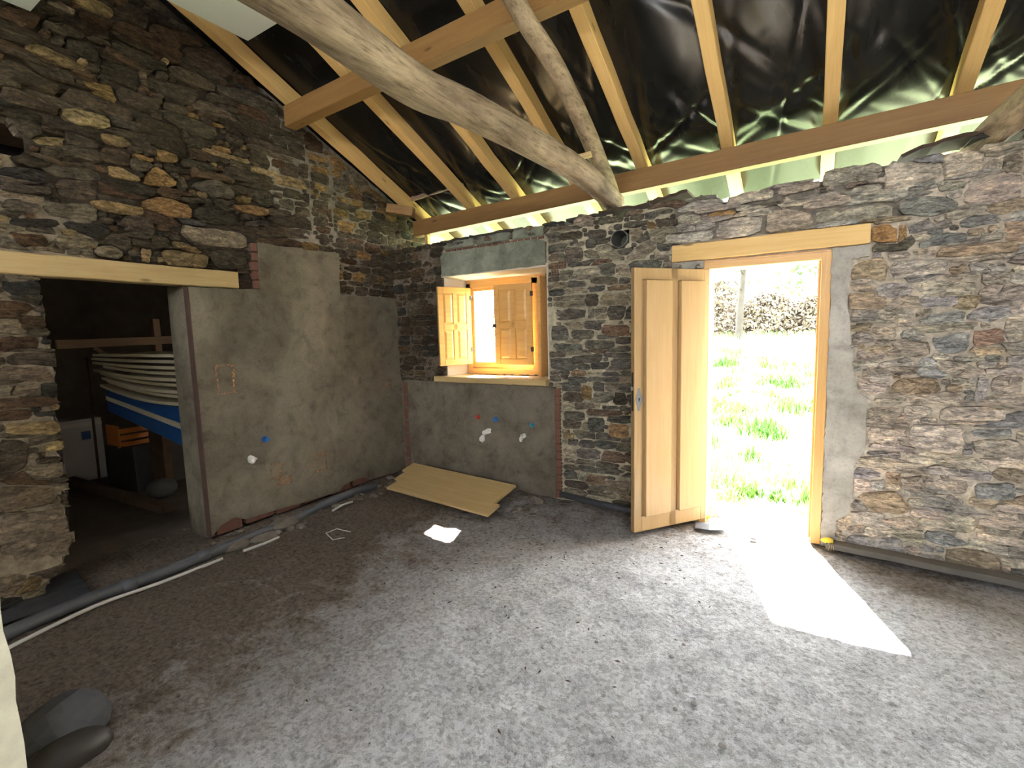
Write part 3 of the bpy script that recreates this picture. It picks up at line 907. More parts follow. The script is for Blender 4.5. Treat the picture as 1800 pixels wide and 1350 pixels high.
def core_mesh(name, us, zs, okf, zone, place, flip):
    U, Z = np.meshgrid(us, zs)
    n1 = fbm(U*9, Z*9, 4, 3)-.5; n2 = fbm(U*2.2, Z*2.2, 3, 9)-.5
    V = []; C = []
    for i in range(len(zs)):
        for j in range(len(us)):
            zn = zone(us[j], zs[i])
            V.append(place(us[j], zs[i], zn['core'] + zn['rough']*(.030*n1[i, j] + .02*n2[i, j]))); C.append(zn['mc'])
    F = []
    uc = (us[:-1]+us[1:])/2; zc = (zs[:-1]+zs[1:])/2
    OK = okf(*np.meshgrid(uc, zc)); n = len(us)
    for i in range(len(zs)-1):
        for j in range(n-1):
            if OK[i, j]: F.append((i*n+j, i*n+j+1, (i+1)*n+j+1, (i+1)*n+j))
    F = fix_winding(F, flip)
    return mobj(name, V, F, M['mortar'], None, smooth=True, col=np.array(C))

# zones: stone sizes, mortar depth and colour
def Z_(w, h, mix, pal, d, core, mc, gap, rough=.45, jag=.005): return dict(w=w, h=h, mix=mix, pal=pal, d=d, core=core, mc=mc, gap=gap, rough=rough, jag=jag)
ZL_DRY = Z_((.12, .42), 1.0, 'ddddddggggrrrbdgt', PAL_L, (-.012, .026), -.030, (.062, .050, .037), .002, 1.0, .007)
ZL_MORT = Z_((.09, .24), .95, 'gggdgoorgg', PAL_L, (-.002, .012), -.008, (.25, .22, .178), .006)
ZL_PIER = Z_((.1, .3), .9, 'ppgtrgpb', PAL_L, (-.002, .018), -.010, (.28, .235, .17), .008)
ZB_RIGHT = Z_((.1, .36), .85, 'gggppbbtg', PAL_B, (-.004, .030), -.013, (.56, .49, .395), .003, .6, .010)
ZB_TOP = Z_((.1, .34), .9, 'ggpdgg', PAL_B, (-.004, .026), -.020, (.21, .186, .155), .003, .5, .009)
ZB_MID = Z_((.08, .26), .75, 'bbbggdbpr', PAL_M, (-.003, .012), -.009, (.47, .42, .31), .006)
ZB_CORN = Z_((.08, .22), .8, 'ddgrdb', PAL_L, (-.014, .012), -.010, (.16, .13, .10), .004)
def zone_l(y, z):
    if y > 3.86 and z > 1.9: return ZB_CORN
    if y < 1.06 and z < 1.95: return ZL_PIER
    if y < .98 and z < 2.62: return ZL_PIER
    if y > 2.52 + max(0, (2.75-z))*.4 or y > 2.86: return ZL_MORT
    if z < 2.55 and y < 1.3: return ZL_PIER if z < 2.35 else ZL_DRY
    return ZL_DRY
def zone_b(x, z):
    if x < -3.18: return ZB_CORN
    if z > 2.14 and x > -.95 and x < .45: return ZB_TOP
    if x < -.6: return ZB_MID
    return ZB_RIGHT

def build_walls():
    us = axis_steps(-4.6, 4.5, .5, 4.4, .035, .25); zs = axis_steps(-.05, 5.2, 0, 3.95, .035, .12)
    wl = core_mesh('wall_left', us, zs, core_l, zone_l, place_l, False); tag(wl, kind='structure')
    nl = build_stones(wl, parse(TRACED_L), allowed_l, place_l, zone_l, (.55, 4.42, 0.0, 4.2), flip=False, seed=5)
    us = axis_steps(-4.0, 6.0, -4.0, 3.4, .035, .25); zs = axis_steps(-.05, 2.62, 0, 2.58, .035, .1)
    wb = core_mesh('wall_back', us, zs, core_b, zone_b, place_b, False); tag(wb, kind='structure')
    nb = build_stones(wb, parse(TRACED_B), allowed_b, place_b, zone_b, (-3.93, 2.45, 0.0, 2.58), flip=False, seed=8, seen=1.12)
    print('stones', nl, nb)
    return wl, wb
WALL_L, WALL_B = build_walls()

# wall thickness: tops, reveals, outer faces
def build_wall_bodies():
    xs = np.arange(-4.2, 6.01, .12); tz = top_z(xs) - .035
    V = []; F = []
    for x, z in zip(xs, tz):
        V += [(x, YF+.0, z-.01), (x, YF+.22, z+.012*math.sin(x*9)), (x, 4.42, z-.02)]
    for i in range(len(xs)-1):
        for k in range(2): F.append((i*3+k, i*3+k+1, i*3+4+k, i*3+3+k))
    mobj('wall_head', V, F, M['rubble'], WALL_B)
    b = MB()   # outer leaf with its two openings
    y0, y1 = 4.36, 4.42
    b.box((-4.3, y0, -.3), (-3.26, y1, 2.40)); b.box((-3.26, y0, -.3), (-2.25, y1, 1.09)); b.box((-3.26, y0, 2.06), (-2.25, y1, 2.40))
    b.box((-2.25, y0, -.3), (-.714, y1, 2.40)); b.box((-.714, y0, 1.98), (.10, y1, 2.40)); b.box((.10, y0, -.3), (D2[0], y1, 2.40)); b.box((D2[1], y0, -.3), (6, y1, 2.40)); b.box((D2[0], y0, 2.05), (D2[1], y1, 2.40))
    b.build('outer_leaf', M['rubble'], WALL_B)
    r = MB()   # reveals of the doorway and of the window
    r.add([(.095, 3.86, 0), (.095, 4.4, 0), (.095, 4.4, 2.0), (.095, 3.86, 2.0)], [(0, 1, 2, 3)])
    r.add([(-.70, 3.86, 0), (-.714, 4.4, 0), (-.714, 4.4, 2.0), (-.70, 3.86, 2.0)], [(3, 2, 1, 0)])
    r.add([(-.72, 3.86, 1.995), (.1, 3.86, 1.995), (.1, 4.4, 1.98), (-.72, 4.4, 1.98)], [(0, 1, 2, 3)])
    r.add([(-3.18, 4.16, 1.05), (-3.26, 4.4, 1.05), (-3.26, 4.4, 2.06), (-3.18, 4.16, 2.06)], [(0, 1, 2, 3)])
    r.add([(-2.14, 4.16, 1.05), (-2.25, 4.4, 1.05), (-2.25, 4.4, 2.06), (-2.14, 4.16, 2.06)], [(0, 1, 2, 3)])
    r.add([(-3.2, 4.16, 2.05), (-2.1, 4.16, 2.05), (-2.1, 4.4, 2.06), (-3.3, 4.4, 2.06)], [(0, 1, 2, 3)])
    r.add([(-3.2, 4.16, 1.09), (-2.1, 4.16, 1.09), (-2.1, 4.4, 1.085), (-3.2, 4.4, 1.085)], [(3, 2, 1, 0)])
    for x in D2: r.add([(x, 3.86, 0), (x, 4.4, 0), (x, 4.4, 2.05), (x, 3.86, 2.05)], [(0, 1, 2, 3)])
    r.add([(D2[0], 3.86, 2.05), (D2[1], 3.86, 2.05), (D2[1], 4.4, 2.05), (D2[0], 4.4, 2.05)], [(0, 1, 2, 3)])
    r.build('reveal', M['limewash'], WALL_B)
    prism('window_reveal', [(3.88, 1.0), (4.17, 1.0), (4.17, 2.08), (3.88, 2.12)], lambda u, z, d: (-3.195+(u-3.84)*.30+d, u, z), -.01, 0, M['limewash'], WALL_B)
    prism('window_reveal', [(3.88, 1.0), (4.17, 1.0), (4.17, 2.08), (3.88, 2.12)], lambda u, z, d: (-2.012-(u-3.86)*.42+d, u, z), 0, .01, M['limewash'], WALL_B)
    prism('window_soffit', [(-3.20, 3.856), (-2.005, 3.856), (-2.005, 4.2), (-3.20, 4.2)], lambda u, y, d: (u, y, 2.088-(y-3.85)*.10+d), 0, .03, M['limewash'], WALL_B)
    # right jamb of the storeroom doorway and its rough left jamb
    b = MB()
    b.box((-4.17, 1.795, 0), (-3.90, 1.87, 1.93))
    b.build('door_jamb', M['plaster'], WALL_L)
    V = []; F = []
    zs = np.linspace(0, 1.95, 40)
    for i, z in enumerate(zs):
        for k, x in enumerate((XF+.0, XF-.15, XF-.3)):
            V.append((x, float(jamb_y(z))-.012+random.uniform(-.015, .012), z))
    for i in range(39):
        for k in range(2): F.append((i*3+k, i*3+k+1, i*3+4+k, i*3+3+k))
    mobj('rough_jamb', V, F, M['mortar'], WALL_L, col=[(.2, .17, .13)]*len(V))
    box('soffit_board', (-4.2, .6, 1.945), (-4.02, 2.15, 1.99), M['pine_pale'], WALL_L)
    box('pocket_shade_panel', (-4.5, .3, 2.45), (-4.45, 1.3, 2.95), M['black'], WALL_L)  # black panel stands in for the shade deep in the wall pocket
build_wall_bodies()

def build_wall_finishes():
    # cement render on the gable wall
    P = [(1.795, .02)] + PLASTER_L[1:-1] + [(3.99, .03)]
    y = 3.93; ragged = []
    while y > 1.85:
        ragged.append((y, .025+.06*float(vnoise(y*5, 1.3, 4))**1.5+(.045 if (1.84 < y < 2.05 or 3.0 < y < 3.3) else 0))); y -= random.uniform(.04, .09)
    prism('render_panel', P+ragged, place_l, -.02, .045, M['plaster'], WALL_L, jitter=.006, seg=.06)
    for k, (a, w) in enumerate([(1.84, .20), (2.07, .24), (2.34, .22), (2.60, .25), (2.88, .24), (3.15, .24), (3.42, .24), (3.69, .24)]):
        box('brick', (XF-.02, a, .012+.01*(k % 2)), (XF+.036, a+w, .135), M['brick'], WALL_L, bevel=.006)
    for k in range(5):
        box('brick', (XF-.03, 2.298, 1.925+k*.074), (XF+.05, 2.336, 1.992+k*.074), M['brick'], WALL_L, bevel=.004)
    box('corner_bead', (XF-.01, 1.785, .02), (XF+.048, 1.797, 1.90), M['bead'], WALL_L, bevel=.003)
    # chalk marks where boxes are to be chased in
    def frame(y0, y1, z0, z1, t=.018):
        q = MB(); x = XF+.0465
        for (a, b, c, d) in ((y0, y1, z0, z0+t), (y0, y1, z1-t, z1), (y0, y0+t, z0, z1), (y1-t, y1, z0, z1)):
            j = [random.uniform(-.006, .006) for _ in range(4)]
            q.add([(x, a+j[0], c), (x, b+j[1], c), (x, b+j[2], d), (x, a+j[3], d)], [(0, 1, 2, 3)])
        q.build('chalk_mark', M['chalk'], WALL_L)
    frame(1.93, 2.07, 1.10, 1.33); frame(2.30, 2.40, .33, .47); frame(2.36, 2.49, .26, .33, .03); frame(2.72, 2.86, .28, .45); frame(3.60, 3.72, .97, 1.06, .03)
    # rendered brick apron under the window
    prism('render_panel', [(-3.735, 0), (-1.945, 0), (-1.94, 1.022), (-3.73, 1.035)], place_b, -.06, .02, M['plaster_shaded'], WALL_B, jitter=.003, seg=.08)
    return
build_wall_finishes()

def hollow_brick_mesh(w, h, dep, nx, nz):
    """brick whose visible face (local +x) has nx x nz square holes; w along y, h along z"""
    ys = np.linspace(-w/2, w/2, 2*nx+2)
    yy = [-w/2]; wall_t = w/(nx*2.6+.6)*.6; hole = (w-(nx+1)*wall_t)/nx
    for i in range(nx): yy += [yy[-1]+wall_t, yy[-1]+wall_t+hole]
    yy.append(w/2)
    zz = [-h/2]; wt = h*.12; ho = (h-(nz+1)*wt)/nz
    for i in range(nz): zz += [zz[-1]+wt, zz[-1]+wt+ho]
    zz.append(h/2)
    q = MB()
    for i in range(len(yy)-1):
        for j in range(len(zz)-1):
            a, b, c, d = yy[i], yy[i+1], zz[j], zz[j+1]
            if i % 2 == 1 and j % 2 == 1:
                t = -.03
                q.add([(0, a, c), (0, b, c), (0, b, d), (0, a, d), (t, a, c), (t, b, c), (t, b, d), (t, a, d)],
                      [(0, 4, 5, 1), (1, 5, 6, 2), (2, 6, 7, 3), (3, 7, 4, 0), (4, 7, 6, 5)][:5])
            else: q.add([(0, a, c), (0, b, c), (0, b, d), (0, a, d)], [(0, 1, 2, 3)])
    a, b, c, d = -w/2, w/2, -h/2, h/2
    q.add([(0, a, c), (0, b, c), (0, b, d), (0, a, d), (-dep, a, c), (-dep, b, c), (-dep, b, d), (-dep, a, d)],
          [(0, 4, 7, 3), (1, 2, 6, 5), (3, 7, 6, 2), (0, 1, 5, 4), (4, 5, 6, 7)])
    me = bpy.data.meshes.new('brick'); me.from_pydata(q.v, [], q.f); me.materials.append(M['brick']); me.update()
    return me
def build_bricks():
    me = hollow_brick_mesh(.072, .066, .10, 2, 2)
    for k in range(14):
        o = bpy.data.objects.new('brick', me); link(o, WALL_B)
        o.location = (-1.893+random.uniform(-.004, .004), YF+.020, .04+k*.072); o.rotation_euler = (random.uniform(-.03, .03), 0, 0)
    for k in range(7):
        box('brick', (-3.80, YF-.018, .03+k*.142), (-3.742, YF+.05, .15+k*.142), M['brick'], WALL_B, bevel=.004)
    for k in range(3):
        me2 = hollow_brick_mesh(.06, .06, .08, 2, 2); me2.materials[0] = M['brick_dusty']
        o = bpy.data.objects.new('brick', me2); link(o, WALL_B)
        o.location = (-1.93+.07*(k % 2), YF-.014, 2.16-.07*k); o.rotation_euler = (0, 0, -math.pi/2)
build_bricks()

# timber and concrete lintels
def build_lintels():
    o = timber('timber_lintel', (-3.945, .15, 1.987), (-3.945, 2.18, 1.984), .14, .128, M['pine_pale'], WALL_L, bevel=.006)
    o = timber('timber_lintel', (-.926, 3.915, 2.077), (.290, 3.915, 2.082), .15, .124, M['pine'], WALL_B, bevel=.005)
    prism('concrete_pilaster', PILASTER, place_b, -.06, .012, M['concrete'], WALL_B, jitter=.006, seg=.03)
    box('concrete_corner', (-.93, YF-.008, 1.955), (-.70, YF+.08, 2.014), M['concrete'], WALL_B, bevel=.004)
    prism('concrete_lintel', [(-3.19, 2.093), (-2.015, 2.10), (-2.012, 2.30), (-2.09, 2.335), (-3.16, 2.325), (-3.2, 2.29)], place_b, -.10, .015, M['lintel_concrete'], WALL_B, jitter=.004, seg=.05)
    x = -3.18
    for w in (.42, .40, .36):
        box('lintel_block', (x, YF-.008, 2.352), (x+w-.03, YF+.15, 2.435+.01*(x > -2.8)), M['lintel_concrete'], WALL_B, bevel=.012)
        x += w
    for k in range(16):
        box('brick', (-3.14+k*.07, YF-.002, 2.333), (-3.14+k*.07+.055, YF+.08, 2.353), M['brick'], WALL_B)
build_lintels()

# ------------------------------------------------------------------ floor, rest of the shell
def build_floor():
    xs = axis_steps(-4.3, 5.6, -4.0, 1.7, .025, .3); ys = axis_steps(-4.7, 4.45, .35, 4.05, .025, .3)
    X, Y = np.meshgrid(xs, ys)
    Zf = .05*(fbm(X*1.3, Y*1.3, 3, 21)-.5) + .030*(fbm(X*6, Y*6, 4, 31)-.5) + .014*(fbm(X*22, Y*22, 3, 41)-.5)
    edge = np.clip((-3.45-X)/.3, 0, 1)
    Zf += edge*.05*(fbm(X*9, Y*9, 3, 51)-.35)
    cor = np.clip((Y-3.25)/.5, 0, 1)*np.clip((-1.9-X)/.5, 0, 1)
    Zf += cor*(.05*fbm(X*7, Y*7, 4, 61))
    Zf -= .012
    n = len(xs)
    V = np.stack([X, Y, Zf], 2).reshape(-1, 3)
    F = [(i*n+j, i*n+j+1, (i+1)*n+j+1, (i+1)*n+j) for i in range(len(ys)-1) for j in range(n-1)]
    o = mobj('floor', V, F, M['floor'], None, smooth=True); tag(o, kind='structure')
    def fz(x, y):
        i = int(np.clip(np.searchsorted(ys, y), 0, len(ys)-1)); j = int(np.clip(np.searchsorted(xs, x), 0, len(xs)-1))
        return float(Zf[i, j])
    return fz
FLOOR_Z = build_floor()

def build_shell():
    # the far end of the house, out of the picture: right gable and rear wall; its roof is still open to the sky
    b = MB(); b.box((5.4, -4.6, -.1), (5.6, 4.4, 3.0))
    tag(b.build('wall_right', M['rubble']), kind='structure')
    b = MB(); b.box((-4.2, -4.7, -.1), (5.6, -4.5, 2.6))
    tag(b.build('wall_rear', M['rubble']), kind='structure')
    # rear roof slope: sheeted but for one bay still open to the sky
    zr = roof_z(0, Y_RIDGE)+.2
    def rz(y): return zr-(Y_RIDGE-y)*SLOPE
    b = MB()
    for (x0, x1, ya, yb) in ((-4.25, HOLE[0], Y_RIDGE, -4.75), (HOLE[1], 5.6, Y_RIDGE, -4.75), (HOLE[0], HOLE[1], HOLE[2], -4.75), (HOLE[0], HOLE[1], Y_RIDGE, HOLE[3])):
        b.add([(x0, ya, rz(ya)), (x1, ya, rz(ya)), (x1, yb, rz(yb)), (x0, yb, rz(yb))], [(0, 1, 2, 3)])
    tag(b.build('ceiling_rear', M['sheet']), kind='structure')
    b = MB(); b.box((-4.25, -4.7, 2.5), (-4.15, .5, 5.2)); b.box((5.4, -4.7, 2.9), (5.6, 4.4, 5.3))
    tag(b.build('wall_gable_peak', M['rubble']), kind='structure')
    # storeroom beyond the doorway
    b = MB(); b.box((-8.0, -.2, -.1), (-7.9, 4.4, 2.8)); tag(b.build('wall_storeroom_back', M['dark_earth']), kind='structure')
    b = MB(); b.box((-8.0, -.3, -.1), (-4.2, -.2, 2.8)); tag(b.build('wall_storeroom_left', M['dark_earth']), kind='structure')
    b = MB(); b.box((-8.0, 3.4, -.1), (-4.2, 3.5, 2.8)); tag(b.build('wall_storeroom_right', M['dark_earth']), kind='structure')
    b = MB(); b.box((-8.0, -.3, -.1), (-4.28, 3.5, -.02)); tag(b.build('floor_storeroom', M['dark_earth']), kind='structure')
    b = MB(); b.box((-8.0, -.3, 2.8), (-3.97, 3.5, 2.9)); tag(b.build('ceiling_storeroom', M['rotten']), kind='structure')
# roof sheeting: black plastic laid over the rafters, sagging between them
RAFTER_X = [-3.72, -3.04, -2.512, -1.885, -1.285, -.635, .01, .69, 1.34, 1.99, 2.64, 3.29, 3.94, 4.59, 5.24]
RW, RH = .085, .115
Y_RIDGE = -0.35
HOLE = (1.2, 2.3, -1.7, -0.8)     # open bay: x from, to; y far, near
build_shell()
def build_sheet():
    xs = axis_steps(-4.25, 5.5, -3.8, 1.4, .012, .1); ys = axis_steps(Y_RIDGE, 4.80, 1.2, 4.80, .020, .15)
    X, Y = np.meshgrid(xs, ys)
    base = roof_z(X, Y) + RH/math.cos(math.radians(23.5)) + .006
    c = np.array(RAFTER_X)+RW/2
    k = np.clip(np.searchsorted(c, X)-1, 0, len(c)-2)
    t = np.clip((X-c[k])/(c[k+1]-c[k]), 0, 1)
    inb = (X > c[0]) & (X < c[-1])
    bay = np.where(inb, np.sin(np.pi*t), .3)
    sag = -.030*bay*(.5+fbm(X*1.1, Y*.7, 2, 5)) * np.where((k % 3) == 1, 1.5, .8)
    wr = np.zeros_like(X)
    r = random.Random(4)
    # folds that fan out from the nailing points along the eaves, and long diagonal creases
    for i, cx in enumerate(c[:-6]):
        for s in (-1, 1):
            for q in range(7):
                ang = s*math.radians(r.uniform(5, 58)); L = r.uniform(.5, 1.9); w = r.uniform(.011, .026); am = r.uniform(.006, .015)
                y0 = 4.15+r.uniform(-.1, .35)
                dx = X-cx; dy = y0-Y
                al = dx*math.sin(ang)+dy*math.cos(ang); ac = dx*math.cos(ang)-dy*math.sin(ang)
                wr += am*np.exp(-(ac/(w*(1+1.2*np.clip(al, 0, 2))))**2)*np.clip(al/.08, 0, 1)*np.clip(1-al/L, 0, 1)
    for q in range(46):
        cx = r.uniform(-3.6, 1.5); cy = r.uniform(1.0, 4.2); ang = r.uniform(-.75, .75); L = r.uniform(.25, .8); w = r.uniform(.012, .04); am = r.uniform(-.016, .016)
        dx = X-cx; dy = Y-cy
        al = dx*math.sin(ang)+dy*math.cos(ang); ac = dx*math.cos(ang)-dy*math.sin(ang)
        wr += am*np.exp(-(ac/w)**2-(al/L)**2)
    wr += .010*(fbm(X*3, Y*1.2, 2, 77)-.5)
    Zs = base+sag+wr*np.clip(bay*2.5, .1, 1)
    n = len(xs)
    V = np.stack([X, Y, Zs], 2).reshape(-1, 3)
    F = [(i*n+j, (i+1)*n+j, (i+1)*n+j+1, i*n+j+1) for i in range(len(ys)-1) for j in range(n-1)]
    o = mobj('ceiling', V, F, M['sheet'], None, smooth=True)
    tag(o, kind='structure')
build_sheet()

ORD = ['first', 'second', 'third', 'fourth', 'fifth', 'sixth', 'seventh', 'eighth', 'ninth', 'tenth', 'eleventh', 'twelfth', 'thirteenth', 'fourteenth', 'fifteenth']
def build_roof_timbers():
    nrm = Vector((0, math.sin(math.radians(23.5)), math.cos(math.radians(23.5))))
    for i, x in enumerate(RAFTER_X):
        if i > 9: break
        xc = x+RW/2
        def P(y): return Vector((xc, y, roof_z(xc, y)))+nrm*RH/2
        o = timber('rafter', P(Y_RIDGE), P(4.72), RW, RH, M['pine'], None, up=(0, 0, 1), wob=.003, nseg=24)
        lab = 'sawn pine rafter running up beside the stone gable wall, nearest the gable' if i == 0 else '%s sawn pine rafter counted from the stone gable wall, under black sheeting' % ORD[i]
        tag(o, lab, 'rafter', 'sawn pine rafters under the black sheeting')
    o = timber('purlin', (-3.756, 4.13, roof_z0(-3.756)-.085), (5.38, 4.13, roof_z0(5.38)-.085), .10, .165, M['pine_dark'], None, nseg=30)
    tag(o, 'long brown purlin just above the head of the window and door wall', 'purlin')
    y = 2.615
    o = timber('purlin', (-3.70, y, roof_z(-3.7, y)-.092), (5.38, y, roof_z(5.38, y)-.092), .105, .16, M['pine_dark'], None, nseg=30)
    tag(o, 'brown upper purlin high under the rafters, crossing behind the old logs', 'purlin')
    o = tube('tie_beam', [(-1.45, 4.08, 2.575), (-1.42, 3.4, 2.61), (-1.44, 2.81, 2.63), (-1.52, 2.1, 2.645), (-1.56, 1.7, 2.64), (-1.50, 1.05, 2.635), (-1.48, .2, 2.63), (-1.47, -.6, 2.62)],
             [.072, .076, .078, .080, .082, .084, .086, .088], M['log'], n=18, rough=.06, sub=6, square=3.0)
    tag(o, 'thick weathered grey hewn log spanning the room as a tie beam', 'log beam')
    o = tube('principal_log', [(-1.46, 4.0, 2.62), (-1.43, 3.75, 2.73), (-1.40, 3.38, 2.88), (-1.385, 3.05, 3.02), (-1.39, 2.75, 3.15), (-1.415, 2.41, 3.285), (-1.43, 1.6, 3.63), (-1.44, .6, 4.06)],
             [.066, .064, .062, .060, .058, .056, .056, .056], M['log'], n=16, rough=.07, sub=6)
    tag(o, 'thinner rough log sloping up with the rafters from the thick log', 'log beam')
    o = tube('tie_beam', [(.80, 4.12, 2.55), (.86, 3.9, 2.60), (.96, 3.4, 2.66), (1.02, 2.4, 2.68), (1.05, 1, 2.68)], [.075, .085, .1, .11, .11], M['log'], n=14, rough=.07, sub=5)
    tag(o, 'foot of a log resting on the wall head near the right edge', 'log beam')
build_roof_timbers()
# ------------------------------------------------------------------ entrance door
def raised_panel(name, x0, x1, z0, z1, y, depth, chamfer, m, parent, sgn=-1):
    """raised field with chamfered edges, proud of plane y by depth towards sgn*y"""
    c = chamfer; yb = y; yf = y+sgn*depth
    V = [(x0, yb, z0), (x1, yb, z0), (x1, yb, z1), (x0, yb, z1), (x0+c, yf, z0+c), (x1-c, yf, z0+c), (x1-c, yf, z1-c), (x0+c, yf, z1-c)]
    F = [(4, 5, 6, 7), (0, 1, 5, 4), (1, 2, 6, 5), (2, 3, 7, 6), (3, 0, 4, 7)]
    if sgn > 0: F = [tuple(reversed(f)) for f in F]
    return mobj(name, V, F, m, parent)

def build_door():
    d = thing('door_1', None, None, (-.31, 3.93, 0), kind='structure')
    y0, y1 = 3.872, 3.965
    # frame: two jambs and a head, wood grain along their length
    timber('door_frame_jamb', (.066, (y0+y1)/2, -.01), (.066, (y0+y1)/2, 2.005), y1-y0, .060, M['varnish'], d, up=(1, 0, 0), wob=.0005, bevel=.003)
    timber('door_frame_jamb', (-.692, (y0+y1)/2, -.01), (-.692, (y0+y1)/2, 2.005), y1-y0, .060, M['varnish'], d, up=(1, 0, 0), wob=.0005, bevel=.003)
    timber('door_frame_head', (-.72, (y0+y1)/2, 1.978), (.096, (y0+y1)/2, 1.978), y1-y0, .062, M['varnish'], d, wob=.0005, bevel=.003)
    timber('door_stop', (.030, 3.955, 0), (.030, 3.955, 1.95), .02, .016, M['varnish'], d, up=(1, 0, 0), wob=.0003, bevel=.002)
    # leaf, opened inwards; local x from the hinge to the free edge, -y towards the room
    H = Vector((-.66, 3.88, 0)); e = Vector((-.602, -.798, 0)); n = Vector((.798, -.602, 0))
    m = Matrix((e, -n, Vector((0, 0, 1)))).transposed().to_4x4(); m.translation = H
    w = .664; z0, z1 = .035, 1.944
    def grained(name, a, b, parent, mat=M['varnish_x'], vertical=True, bevel=.003):
        """board whose grain runs vertically: built along local x then stood up"""
        q = MB()
        if vertical:
            q.box((a[2], a[0], -b[1]), (b[2], b[0], -a[1]))
            mm = Matrix(((0, 1, 0), (0, 0, -1), (1, 0, 0))).to_4x4()
        else:
            q.box(a, b); mm = Matrix.Identity(4)
        return q.build(name, mat, parent, mm, bevel)
    leaf = MB(); leaf.box((z0, 0, -.036), (z1, w, -.012))
    mm = m @ Matrix(((0, 1, 0), (0, 0, -1), (1, 0, 0))).to_4x4()
    lo = leaf.build('door_leaf', M['varnish_x'], d, mm, .002)
    # children live in the leaf's own axes: x up, y across from the hinge, z towards the room
    def part(name, a, b, mat=M['varnish_x'], bevel=.003):      # a,b: (up, across, out)
        q = MB(); q.box(a, b); return q.build(name, mat, lo, None, bevel)
    part('stile', (z0, 0, -.045), (z1, .050, 0)); part('stile', (z0, .600, -.045), (z1, w, 0))
    part('muntin', (z0, .2885, -.045), (z1, .352, 0)); part('rail', (z1-.082, .050, -.045), (z1, .600, 0)); part('rail', (z0, .050, -.045), (z0+.115, .600, 0))
    for (a, b) in ((.062, .281), (.361, .584)):
        q = MB(); c = .004; u0, u1, o0, o1 = .150, 1.858, -.012, .030
        q.box((u0, a, o0), (u1, b, o1)); q.build('panel', M['varnish_x'], lo, None, .004)
    q = MB(); q.box((.935, w, -.034), (1.215, w+.002, -.012)); q.build('lock_plate', M['iron'], lo)
    q = MB(); q.box((1.085, w, -.030), (1.110, w+.010, -.016)); q.build('latch_bolt', M['steel'], lo)
    # pierced escutcheon
    V = []; F = []; N = 28
    for k in range(N):
        t = 2*math.pi*k/N
        rz = .083*math.cos(t); rr = .019+.006*math.cos(4*t)
        V.append((1.02+rz, .628+rr*math.sin(t)*1.15, .0012)); V.append((1.02+rz, .628+rr*math.sin(t)*1.15, .0045))
    for k in range(N):
        j = (k+1) % N; F.append((2*k, 2*j, 2*j+1, 2*k+1))
    F.append(tuple(2*k+1 for k in range(N)))
    es = mobj('escutcheon', V, F, M['plate'], lo)
    q = MB(); q.box((1.005, .624, .0046), (1.022, .632, .006)); q.box((1.018, .6215, .0046), (1.030, .6345, .006)); q.build('keyhole', M['iron'], es)
    for z in (.30, 1.0, 1.72):
        q = MB(); q.box((z-.04, -.010, -.03), (z+.04, .002, -.01)); q.build('hinge', M['iron'], lo)
build_door()

# ------------------------------------------------------------------ window with inner shutters
def shutter(name, parent, origin, ang, w, z0, z1, flipside):
    """panelled shutter; local x along its width from the hinge, z up; four raised panels on both faces"""
    t = .024; h = z1-z0
    m = Matrix.Translation(Vector(origin)) @ Matrix.Rotation(ang, 4, 'Z')
    q = MB(); q.box((0, -t/2+.007, 0), (w, t/2-.007, h))
    o = q.build(name, M['varnish'], parent, m)
    st = .058; mid = .05
    def bar(nm, a, b):
        q = MB(); q.box((a[0], -t/2, a[1]), (b[0], t/2, b[1])); q.build(nm, M['varnish'], o, None, .003)
    bar('stile', (0, 0), (st, h)); bar('stile', (w-st, 0), (w, h)); bar('muntin', (w/2-mid/2, st), (w/2+mid/2, h-st))
    bar('rail', (st, 0), (w-st, st)); bar('rail', (st, h-st), (w-st, h)); bar('rail', (st, h*.495-.03), (w-st, h*.495+.03))
    for (a, b) in ((st+.004, w/2-mid/2-.004), (w/2+mid/2+.004, w-st-.004)):
        for (c, d) in ((st+.004, h*.495-.034), (h*.495+.034, h-st-.004)):
            for s in (-1, 1):
                raised_panel('panel', a, b, c, d, s*(t/2-.007), .0085, .020, M['varnish'], o, s)
    return o
